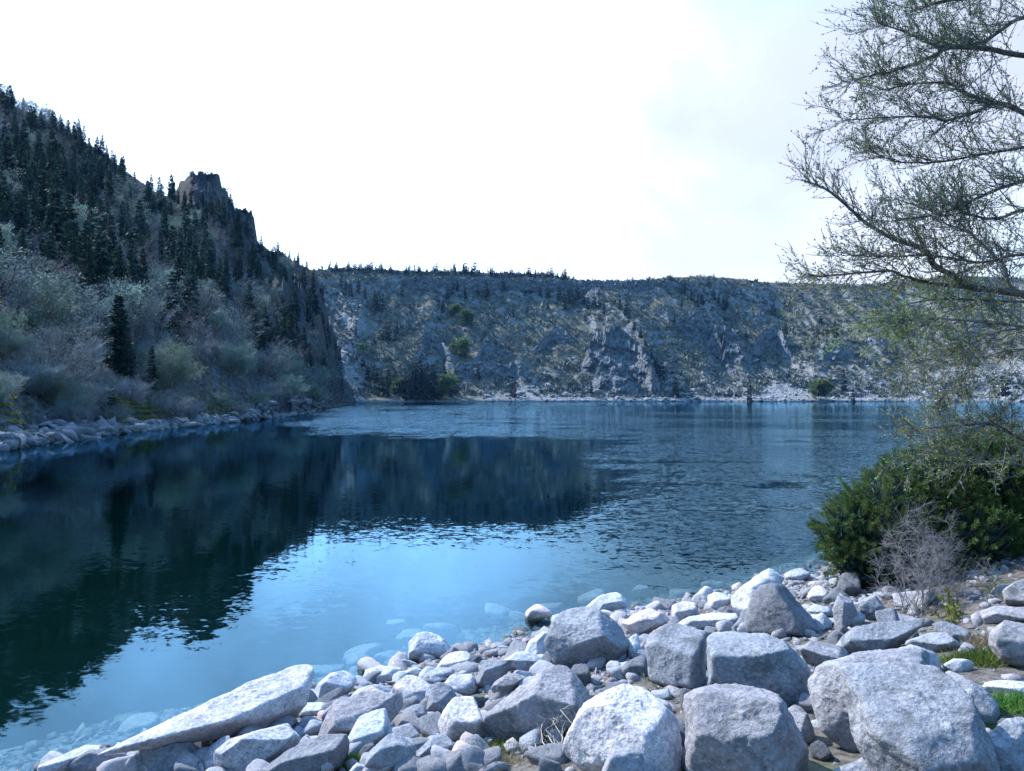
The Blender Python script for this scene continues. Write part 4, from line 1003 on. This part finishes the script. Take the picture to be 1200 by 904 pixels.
 ('shadowed rock with a white top left of the undercut boulder', [(555,808),(565,776),(590,773),(602,782),(580,800),(572,812)], (578,788), 'AF', G),
 ('grey rock tucked behind the dark fronted boulder', [(575,806),(598,789),(617,795),(592,818)], (598,800), 'AF', G),
 ('low white rocks edge left of the undercut boulder', [(588,778),(612,763),(641,776),(637,787),(612,790)], (614,776), 'AF', PA),
 ('small white rock above the upright cracked one', [(494,797),(517,786),(526,795),(508,803)], None, '', PA),
 ('pebble sized white rock at the water left of the white block', [(471,789),(485,781),(498,790),(486,798)], None, '', PA),
 ('flat grey rock by the waterline below the rounded white one', [(424,812),(440,802),(462,808),(458,816),(432,818)], None, '', PA),
 ('pale flat rock behind the fist shaped stone', [(1104,781),(1120,772),(1142,776),(1138,787),(1112,789)], None, '', PA),
]
for i, (lab, poly, ridge, faces, mt) in enumerate(SR):
    th = .42
    if lab.startswith('very long'): th = .30
    if 'S' in faces: faces = faces.replace('S', 'A'); th = .5
    yw = 36 if lab.startswith('very long') else 30 if lab.startswith(('low pale rock at', 'long pale boulder lying')) else 0
    shore_rock(lab, poly, ridge, faces, mt, th, yaw=yw)

# submerged stones seen through the shallow water: pixel, width, what it looks like
for px, py, wd, lab in [(586,706,34,'pale flat stone just under the water left of the pink tipped one'), (605,714,20,'small sunken stone touching the pink tipped one'), (647,704,28,'sunken stone right of the pink tipped one'),
    (693,691,30,'pale pointed stone under water behind the brown wedge'), (750,685,22,'round sunken stone farthest out in the middle'), (800,686,30,'white sunken stone left of the pale shore stones'), (788,703,24,'sunken stone beside the upright white one'),
    (838,679,30,'flat sunken stone off the long pale boulder'), (850,688,24,'small sunken stone beside the white waterline block'), (612,762,18,'roundish stone under water by the low white rocks'), (517,727,44,'long bright stone under water beyond the orange stained rock'), (478,737,30,'dim stone under water left of the long bright one'),
    (424,754,42,'broad sunken stone off the rounded white rock'), (452,760,26,'sunken stone between the broad one and the orange stained rock'), (420,764,34,'flat sunken stone in front of the broad one'), (382,774,38,'wide dim sunken stone off the pointed pale rock'), (380,790,26,'greenish sunken stone beside the pointed pale rock'),
    (418,777,26,'small sunken stone in front of the flat sunken one'), (443,777,22,'narrow sunken stone by the rounded white rock'), (473,770,22,'rounded sunken stone left of the orange stained rock'), (160,838,46,'long pale slab under water off the long boulder'), (110,864,36,'pale slab under water near the left corner'), (345,783,30,'sunken stone close behind the long boulder end'), (462,722,24,'dim far sunken stone beyond the broad ones')]:
    d_ = ray(px, py); t_ = -EYE / d_[2]; Pw = np.array([0, 0, EYE]) + d_ * t_
    s = wd / FPX * Pw[1] * .52; V, F = random_rock(4, int(px * 3 + py), .55, 11, .05)
    boulder('sunken_rock', lab, V * s, F, MAT['granite_sunk'], (Pw[0], Pw[1] + .05, min(-.06 - .40 * s, -.05 - .55 * s)))

# middling rocks wedged into the gaps between the boulders
GAP = []
for i in range(8):
    V, F = random_rock(4, 1200 + i, .75, 9, .06, 30); GAP.append(mesh('gap_rock', V, F, True, (MAT[['granite', 'granite_pale', 'granite_dark', 'granite'][i % 4]],)))
n = 0
for _ in range(6000):
    if n >= 120: break
    px, py = rng.uniform(60, 1200), rng.uniform(690, 915); P = hit_ground(px, py); s_ = float(shore_s(P[0], P[1]))
    if s_ > -.1 or P[0] > 6.5 or (px > 1095 and 700 < py < 860): continue
    r = rng.uniform(.07, .17) * (1 if py < 800 else .85)
    if any((P[0] - a_) ** 2 + (P[1] - b_) ** 2 < (r * .55 + c_ * .85) ** 2 for a_, b_, c_ in PLACED): continue
    PLACED.append((P[0], P[1], r)); o = obj('gap_rock', GAP[int(rng.integers(0, 8))], loc=(P[0], P[1], P[2] + .25 * r)); n += 1
    o.rotation_euler = tuple(rng.normal(0, .5, 2)) + (rng.uniform(0, 6.28),); o.scale = (r * rng.uniform(1, 1.4), r, r * rng.uniform(.8, 1.1))
    tag(o, 'fist to head sized angular rock wedged between the shore boulders', 'rock', 'rocks wedged between the shore boulders')
print('gap rocks', n)
# small stones filling the gaps
SMALL = []
for i in range(7):
    V, F = random_rock(3, 950 + i, .7, 12, .05); SMALL.append([mesh('small_stone', V, F, True, (MAT[['granite', 'granite_pale', 'granite_pink'][q_]],)) for q_ in range(3)])
n = 0
while n < 290:
    px, py = rng.uniform(60, 1200), rng.uniform(672, 915); P = hit_ground(px, py); s = float(shore_s(P[0], P[1]))
    if s > .25 or s < -3.6 or P[0] > 7.5: continue
    if s < -1.3 and rng.random() < .25: continue
    r = min(.10, .035 + rng.gamma(2.0, .026)) * (1.45 if s > -1.2 else 1.25)
    o = obj('small_stone', SMALL[int(rng.integers(0, 7))][int(rng.choice([0, 1, 2], p=[.3, .5, .2]))], loc=(P[0], P[1], P[2] + .3 * r)); n += 1
    o.rotation_euler = tuple(rng.normal(0, .4, 2)) + (rng.uniform(0, 6.28),); o.scale = (r * rng.uniform(.9, 1.4), r, r * rng.uniform(.7, 1.1))
    tag(o, 'small loose stone lying between the shore boulders', 'stone', 'small stones between the shore boulders')
X = rng.uniform(-5, 9, 52000); Y = rng.uniform(3, 16, 52000); s = shore_s(X, Y); ok = (s > -6.5) & (s < 4.2) & (np.abs(s) < rng.gamma(2, 1.3, 52000) + .2); X, Y, s = X[ok], Y[ok], s[ok]
P = np.stack([X, Y, ground_z(X, Y)], -1)
wet = s > .12; gs = rng.gamma(2.2, .012, len(P)) + .007
stones('shore_gravel', P[~wet], gs[~wet], MAT['granite'], 'gravel and pebbles on the ground between the shore boulders')
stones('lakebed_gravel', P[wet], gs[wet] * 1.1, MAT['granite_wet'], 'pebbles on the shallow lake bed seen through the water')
# ------------------------------------------------------------------ dwarf pine at the right
e = empty('mountain_pine', tuple(hit_ground(1090, 706)), 'dense dark green dwarf pine bush at the water on the right', 'bush')
e0 = np.array(e.location)
blobs = [((1020,640), 46, 10.2), ((1040,610), 52, 10.4), ((995,622), 30, 10.2), ((1085,590), 58, 10.6), ((1120,640), 62, 10.2), ((1140,580), 62, 10.8), ((1190,580), 66, 10.8), ((1185,640), 62, 10.4), ((1240,600), 78, 10.9), ((1075,655), 50, 10.0), ((1300,620), 80, 11.0), ((1010,668), 28, 10.0), ((1150,682), 34, 10.2), ((1212,688), 42, 10.4), ((1098,690), 24, 9.9), ((1260,690), 40, 10.5), ((1160,545), 34, 11.0), ((1110,556), 30, 10.8)]
P, D = [], []
for (c_, r_, Y_) in blobs:
    C = at(c_[0], c_[1], Y_); rad = r_ / FPX * Y_
    n_ = int(1.15 * r_ * r_ / 9)
    d = rng.normal(0, 1, (n_, 3)); d /= np.linalg.norm(d, axis=1, keepdims=True); d = d[d[:, 2] > -.75]
    rr = rad * (1 + .17 * fbm(d * 2.6 + C, 2, 3) + .10 * vnoise(d * 7 + C, 8)) * rng.uniform(.80, 1.0, len(d))
    p = C + d * rr[:, None]; keep_ = np.ones(len(p), bool)
    for (c2, r2, Y2) in blobs:
        C2 = at(c2[0], c2[1], Y2)
        if np.allclose(C, C2): continue
        keep_ &= np.linalg.norm(p - C2, axis=1) > .72 * r2 / FPX * Y2
    P.append(p[keep_]); D.append(d[keep_] + [0, -.08, .5] + rng.normal(0, .28, (int(keep_.sum()), 3)))
P = np.concatenate(P); D = np.concatenate(D); D /= np.linalg.norm(D, axis=1, keepdims=True)
ns = len(P); L = rng.uniform(.13, .24, ns); per = 64
t = rng.uniform(.02, 1, (ns, per)); bp = P[:, None] + D[:, None] * (t * L[:, None])[..., None]
nd_ = rng.normal(0, 1, (ns, per, 3)); nd_ -= (nd_ * D[:, None]).sum(-1, keepdims=True) * D[:, None]; nd_ /= np.linalg.norm(nd_, axis=-1, keepdims=True)
nd_ = nd_ * .8 + D[:, None] * (.55 + .5 * t[..., None])
V, F = blades(bp.reshape(-1, 3) - e0, nd_.reshape(-1, 3), rng.uniform(.045, .075, ns * per), .0085)
a = Acc(); a.add(V, F); obj('foliage', a.mesh('foliage', False, MAT['pine']), e)
a = Acc()
for (c_, r_, Y_) in blobs:
    C = at(c_[0], c_[1], Y_) - e0; b0 = np.array([rng.normal(.7, .4), rng.normal(1.6, .2), .1])
    pts = [b0 - [0, 0, .2], b0 * .7 + C * .3 + [0, 0, .1], b0 * .3 + C * .7, C]; a.add(*tube(pts, [.04, .035, .03, .015], 6))
obj('stem', a.mesh('stem', True, MAT['bark_dark']), e)
V, F = prisms(P - D * rng.uniform(.3, .5, (ns, 1)) - e0, P + D * .1 - e0, .006, .004); a = Acc(); a.add(V, F); obj('twigs', a.mesh('twigs', False, MAT['bark']), e)
# round needle mass inside keeps the bush dense: shorter shoots deeper in
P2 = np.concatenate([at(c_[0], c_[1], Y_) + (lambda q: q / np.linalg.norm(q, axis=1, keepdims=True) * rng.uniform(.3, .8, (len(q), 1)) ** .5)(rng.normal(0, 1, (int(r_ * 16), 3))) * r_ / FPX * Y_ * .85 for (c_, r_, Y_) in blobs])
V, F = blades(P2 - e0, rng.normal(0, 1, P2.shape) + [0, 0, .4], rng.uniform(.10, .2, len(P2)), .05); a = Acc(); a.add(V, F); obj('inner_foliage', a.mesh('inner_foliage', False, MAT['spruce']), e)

# ------------------------------------------------------------------ bare shrub in front of it
def thicket(name, label, base_px, tips, Y0, n_twig, mat, seed, thick=1.0, cat='shrub', fine=None):
    g = np.random.default_rng(seed); b = hit_ground(*base_px); e = empty(name, tuple(b), label, cat)
    st = Acc(); P0, P1 = [], []; r0 = []
    for (px, py) in tips:
        T_ = at(px, py, Y0 + g.normal(0, .2)) - b; s0 = np.array([g.normal(0, .12), g.normal(0, .08), -.05])
        arch = np.array([g.normal(0, .35), g.normal(0, .25), .1 + .45 * g.random()]) * np.linalg.norm(T_)
        q = np.linspace(0, 1, 8)[:, None]; pts = s0 * (1 - q) + T_ * q + arch * (q * (1 - q)) * 1.6 + g.normal(0, .03, (8, 3))
        st.add(*tube(pts, np.linspace(.0075, .0025, 8) * thick, 5))
        for _ in range(n_twig):
            f = g.uniform(1.5, 6.9); j = int(f); p = pts[j] + (pts[j + 1] - pts[j]) * (f - j); d = pts[j + 1] - pts[j]; d = d / np.linalg.norm(d) + g.normal(0, .6, 3) + [0, 0, .1]; d /= np.linalg.norm(d)
            L = g.uniform(.10, .32); pm = p + d * L * .5; d2 = d + g.normal(0, .3, 3); pe = pm + d2 / np.linalg.norm(d2) * L * .5
            P0 += [p, pm]; P1 += [pm, pe]; r0 += [.0035, .0028]
            for _k in range(3):
                d3 = d + g.normal(0, .7, 3); d3 /= np.linalg.norm(d3); pp = p + (pe - p) * g.uniform(.2, .9); P0.append(pp); P1.append(pp + d3 * L * .45); r0.append(.0024)
    obj('stem', st.mesh('stem', True, mat), e)
    V, F = prisms(P0, P1, np.array(r0) * thick, np.array(r0) * .6 * thick); a = Acc(); a.add(V, F); obj('twigs', a.mesh('twigs', False, fine or mat), e)
    return e
tips = [(1030,660),(1040,640),(1052,622),(1062,606),(1078,600),(1092,604),(1104,612),(1118,626),(1128,640),(1140,652),(1150,668),(1036,690),(1046,676),(1058,640),(1072,622),(1085,630),(1098,640),(1110,655),(1122,668),(1064,668),(1090,664),(1080,648),(1140,680),(1028,700),(1100,684)]
thicket('bare_shrub', 'leafless grey shrub tangled in front of the pine bush', (1082, 722), tips, 9.1, 34, MAT['bark'], 3, .5, 'shrub', MAT['twig_dark'])
thicket('bare_shrub', 'tangle of dry twigs hanging over the dark fronted boulder', (672, 884), [(640,852),(650,836),(664,830),(672,818),(684,812),(690,826),(656,872),(666,846),(678,838),(640,880),(652,890)], 5.75, 6, MAT['dead'], 5, .6)
# one long pale stalk lying to the right
p0 = hit_ground(1130, 722)
a = Acc(); a.add(*tube([at(1128, 704, 8.6), at(1150, 696, 8.6), at(1175, 693, 8.6), at(1215, 692, 8.7)] - p0, [.009, .009, .008, .007], 6))
tag(obj('dry_stalk', a.mesh('dry_stalk', True, MAT['dead']), loc=tuple(p0)), 'long pale dry stalk lying across in front of the pine bush', 'branch')

# ------------------------------------------------------------------ leafy plants and grass
def leafy(name, label, base, tops, Y0, nl, mat, cat, leaf=.035):
    b = hit_ground(*base); e = empty(name, tuple(b), label, cat); st = Acc(); P, D = [], []
    for (px, py) in tops:
        T_ = at(px, py, Y0 + rng.normal(0, .08)) - b; q = np.linspace(0, 1, 6)[:, None]; s0 = np.array([rng.normal(0, .05), rng.normal(0, .05), -.03])
        pts = s0 * (1 - q) + T_ * q + rng.normal(0, .01, (6, 3)); st.add(*tube(pts, np.linspace(.005, .002, 6), 4))
        for _ in range(nl):
            f = rng.uniform(1, 4.99); j = int(f); P.append(pts[j] + (pts[j + 1] - pts[j]) * (f - j)); D.append(rng.normal(0, .7, 3) + [0, 0, .5])
    obj('stem', st.mesh('stem', True, MAT['bark']), e); V, F = blades(np.array(P), np.array(D), leaf * rng.uniform(.6, 1.3, len(P)), leaf * .45, bend=.2)
    a = Acc(); a.add(V, F); obj('leaves', a.mesh('leaves', False, mat), e); return e
leafy('leafy_shrub', 'low leafy green shrub under the bare twigs on the right', (1122, 742), [(1092,716),(1100,700),(1108,690),(1116,698),(1124,704),(1132,712),(1138,724),(1104,722),(1118,716),(1144,734),(1128,728),(1096,728),(1112,706)], 8.1, 34, MAT['shrub_leaf'], 'shrub', .06)
leafy('leafy_shrub', 'sprig with reddish yellow leaves under the right side of the pine bush', (1166, 716), [(1150,664),(1156,652),(1164,660),(1170,676),(1160,690),(1178,690),(1150,700)], 9.0, 14, MAT['leaf_yellow'], 'shrub', .05)
leafy('weed', 'small green weed at the foot of the squared boulder', (770, 830), [(760,796),(768,804),(776,812),(756,788),(782,818)], 6.3, 16, MAT['grass'], 'plant', .04)
def tuft(label, px, py, wpx, hgt, n_, mat, name='grass_tuft'):
    b = hit_ground(px, py); w_ = wpx / FPX * b[1]; P = np.stack([rng.normal(0, w_ * .38, n_), rng.normal(0, w_ * .3, n_), np.zeros(n_)], -1)
    P[:, 2] = ground_z(b[0] + P[:, 0], b[1] + P[:, 1]) - b[2] - .01
    D = rng.normal(0, .42, (n_, 3)); D[:, 2] = 1
    L = hgt * rng.uniform(.5, 1.15, n_); V, F = blades(P, D, L, .006, bend=.35); a = Acc(); a.add(V, F)
    return tag(obj(name, a.mesh(name, False, mat), loc=tuple(b)), label, 'grass')
for args in [('lush green grass tuft by the round topped boulder', 1150, 778, 46, .20, 1100, 'grass'), ('green grass patch before the flat pale rock', 1185, 830, 44, .16, 1000, 'grass'), ('tall yellowish grass at the left foot of the round topped boulder', 1148, 762, 24, .26, 320, 'dry_grass'),
             ('grass beside the sandy patch on the right', 1120, 776, 34, .10, 420, 'grass'), ('green and dry grass at the bottom edge below the dark fronted boulder', 560, 896, 70, .13, 1100, 'dry_grass'), ('fresh grass at the bottom edge in the middle', 530, 902, 50, .12, 700, 'grass'), ('grass in the gap right of the low angled rock', 590, 880, 40, .13, 500, 'grass'),
             ('green tuft below the bluish rounded stone', 478, 852, 18, .10, 220, 'grass'), ('grass tuft by the pale rock with dark split front', 412, 896, 26, .14, 380, 'grass'), ('dry grass in the gap under the big mottled rock', 352, 872, 28, .10, 320, 'dry_grass'), ('tuft of grass in the gap left of the light leaning slab', 258, 868, 20, .12, 260, 'grass'),
             ('grass growing in the crack of the biggest boulder', 1060, 778, 22, .06, 200, 'grass'), ('green weeds in the dark gap behind the biggest boulder', 1152, 858, 20, .10, 260, 'grass'), ('dry grass in the gap by the dark creased rock', 500, 868, 30, .08, 420, 'dry_grass')]:
    tuft(*args[:6], MAT[args[6]])

# ------------------------------------------------------------------ the broadleaf tree leaning in from the right
TB = at(1345, 690, 10.6); TB[2] = float(ground_z(TB[0], TB[1]))
tree = empty('birch_tree', tuple(TB), 'tree leaning in from the right with dark bare branches and tiny opening leaves', 'tree')
a = Acc(); tp = [TB + [0, 0, -.3], at(1352, 520, 10.6), at(1345, 360, 10.5), at(1335, 200, 10.4), at(1320, 60, 10.3), at(1300, -120, 10.2), at(1290, -260, 10.2)]
a.add(*tube(np.array(tp) - TB, [.24, .20, .17, .14, .11, .07, .03], 12)); obj('trunk', a.mesh('trunk', True, MAT['bark']), tree)
def curve_pts(pts, n):
    pts = np.array(pts); t = np.linspace(0, len(pts) - 1, n); i = np.clip(t.astype(int), 0, len(pts) - 2); f = (t - i)[:, None]
    p0, p1, p2, p3 = pts[np.maximum(i - 1, 0)], pts[i], pts[i + 1], pts[np.minimum(i + 2, len(pts) - 1)]
    return .5 * ((2 * p1) + (-p0 + p2) * f + (2 * p0 - 5 * p1 + 4 * p2 - p3) * f ** 2 + (-p0 + 3 * p1 - 3 * p2 + p3) * f ** 3)
LIMBS = [  # pixels along the limb, depth at trunk and tip, radius, how dense, how leafy, lift
 ([(1340,372),(1270,352),(1200,345),(1137,335),(1121,324),(1101,306),(1085,292),(1054,279),(1020,263),(997,245),(970,225),(944,212)], 10.5, 9.4, .050, 1.0, 1.0, .35, 'bark'),
 ([(1342,380),(1260,352),(1180,346),(1096,335),(1065,324),(1042,318),(1000,322),(964,322),(940,326)], 10.5, 9.0, .028, 1.0, 1.3, .02, 'bark'),
 ([(1338,270),(1270,240),(1200,250),(1168,260),(1132,254),(1117,247),(1087,252),(1042,234)], 10.4, 9.8, .026, 1.0, .9, .3, 'bark'),
 ([(1336,230),(1260,196),(1200,211),(1155,224),(1121,241),(1076,254),(1031,262)], 10.4, 9.2, .030, 1.0, .9, .25, 'bark'),
 ([(1322,90),(1260,70),(1200,65),(1155,60),(1114,58),(1087,67),(1054,85),(1025,90),(1004,94)], 10.3, 9.3, .038, 1.1, 1.1, .2, 'bark'),
 ([(1330,170),(1260,140),(1200,135),(1177,126),(1150,119),(1128,106),(1105,99),(1065,101),(1031,106)], 10.3, 9.6, .036, 1.1, 1.0, .3, 'bark'),
 ([(1332,190),(1240,150),(1190,134),(1166,129),(1144,133),(1112,142),(1096,135),(1042,137),(996,139)], 10.4, 9.0, .028, 1.1, 1.0, .12, 'bark'),
 ([(1318,60),(1250,30),(1200,22),(1150,45),(1101,52),(1065,36),(1026,26)], 10.3, 9.7, .032, 1.1, 1.2, .3, 'bark'),
 ([(1310,0),(1250,-30),(1200,-20),(1140,-5),(1100,0),(1074,12)], 10.3, 10.0, .032, 1.2, 1.3, .3, 'bark'),
 ([(1340,420),(1260,370),(1195,342),(1175,313),(1146,281),(1121,268),(1090,262)], 10.5, 9.9, .030, .9, .8, .3, 'bark_pale'),
 ([(1346,440),(1260,400),(1200,384),(1149,374),(1106,377),(1080,373),(1050,380)], 10.5, 9.2, .024, .8, 1.5, -.12, 'bark_pale'),
 ([(1344,400),(1250,360),(1180,352),(1120,350),(1080,352),(1040,362),(1004,378)], 10.5, 9.6, .018, 1.1, 2.2, -.18, 'bark'),
 ([(1348,450),(1270,390),(1186,386),(1133,405),(1088,422),(1056,432)], 10.5, 9.4, .016, .9, 1.6, -.2, 'bark_pale'),
 ([(1348,450),(1260,420),(1200,408),(1159,418),(1127,442),(1104,462)], 10.5, 9.8, .016, .8, 1.2, -.2, 'bark_pale'),
 ([(1350,560),(1260,532),(1200,516),(1173,503),(1149,495),(1106,497),(1070,506)], 10.3, 9.2, .022, 1.0, 1.5, .05, 'bark'),
 ([(1350,560),(1260,560),(1200,540),(1150,536),(1100,528),(1070,522)], 9.9, 9.2, .012, .8, .8, .05, 'bark_pale'),
 ([(1334,210),(1270,180),(1210,172),(1160,180),(1100,190),(1050,186),(1020,180)], 10.3, 10.2, .024, 1.2, 1.1, .25, 'bark'),
 ([(1338,300),(1270,300),(1200,296),(1150,300),(1090,296),(1040,300),(985,296)], 10.4, 9.4, .022, 1.1, 1.0, .15, 'bark'),
]
for pix, Ya, Yb, rad, dens, leafy_, lift, bk_ in LIMBS:
    pts = [at(px, py, Ya + (Yb - Ya) * (i / (len(pix) - 1))) + rng.normal(0, .02, 3) for i, (px, py) in enumerate(pix)]
    C = curve_pts(pts, 40) - TB; C[1:] += np.cumsum(rng.normal(0, .004, (39, 3)), 0)
    rads = rad * np.linspace(1.25, .16, 40) ** .9
    a = Acc(); a.add(*tube(C, rads, 8)); limb = obj('limb', a.mesh('limb', True, MAT[bk_]), tree)
    tw = Acc(); P0, P1, r0, r1, lp, ld = [], [], [], [], [], []
    nb_ = int(60 * dens * (.8 if lift < .1 else 1))
    for b_ in range(nb_):
        f = rng.uniform(.18, 1.0) ** .8 * 38.9; j = int(f); p = C[j] + (C[j + 1] - C[j]) * (f - j); d = C[j + 1] - C[j]; d /= np.linalg.norm(d)
        d = d * .75 + rng.normal(0, .55, 3) * [1, .8, 1] + [0, 0, lift]; d /= np.linalg.norm(d)
        L = rng.uniform(.35, 1.15) * (1.15 - .55 * f / 39); m_ = 6; line = [p]
        for _ in range(m_):
            d = d + rng.normal(0, .12, 3) + np.array([-.02, 0, .10 * lift]); d /= np.linalg.norm(d); line.append(line[-1] + d * L / m_)
        rb = min(rads[j] * .55, .0085); q_ = np.linspace(rb, .0030, m_ + 1)
        for s_ in range(m_): P0.append(line[s_]); P1.append(line[s_ + 1]); r0.append(q_[s_]); r1.append(q_[s_ + 1])
        for t_ in range(int(rng.integers(9, 15))):
            s_ = int(rng.integers(1, m_ + 1)); dl = line[s_] - line[s_ - 1]; dl /= np.linalg.norm(dl); d2 = dl + rng.normal(0, .55, 3) + [0, 0, lift * .6]; d2 /= np.linalg.norm(d2)
            L2 = rng.uniform(.10, .30); p2 = line[s_ - 1] + (line[s_] - line[s_ - 1]) * rng.random(); mid_ = p2 + d2 * L2 * .5; d3 = d2 + rng.normal(0, .2, 3) + [0, 0, .15 * lift]; d3 /= np.linalg.norm(d3); end = mid_ + d3 * L2 * .5
            P0 += [p2, mid_]; P1 += [mid_, end]; r0 += [.0030, .0024]; r1 += [.0024, .0016]
            for _ in range(int(rng.poisson(3.6 * leafy_ * (.9 if lift < .1 else 1)))):
                g_ = rng.random(); lp.append(p2 + (end - p2) * (.15 + .9 * g_)); ld.append(d3 + rng.normal(0, .55, 3) + [0, 0, .25])
    V, F = prisms(P0, P1, r0, r1, 3); tw.add(V, F); obj('twigs', tw.mesh('twigs', False, MAT['limb_twig']), limb)
    lv_ = Acc(); V, F = blades(np.array(lp), np.array(ld), rng.uniform(.020, .044, len(lp)), rng.uniform(.012, .022, len(lp))); lv_.add(V, F)
    obj('leaves', lv_.mesh('leaves', False, MAT['spring_leaf' if lift < .1 else 'bud']), limb)

# drop prototypes that were never placed
gone = [o.name for o in SC.objects if o.parent is None and o.location.z < -900]
for nm in gone:
    o = bpy.data.objects[nm]; kids = [c.name for c in o.children_recursive]
    for kn in kids: bpy.data.objects.remove(bpy.data.objects[kn])
    bpy.data.objects.remove(o)
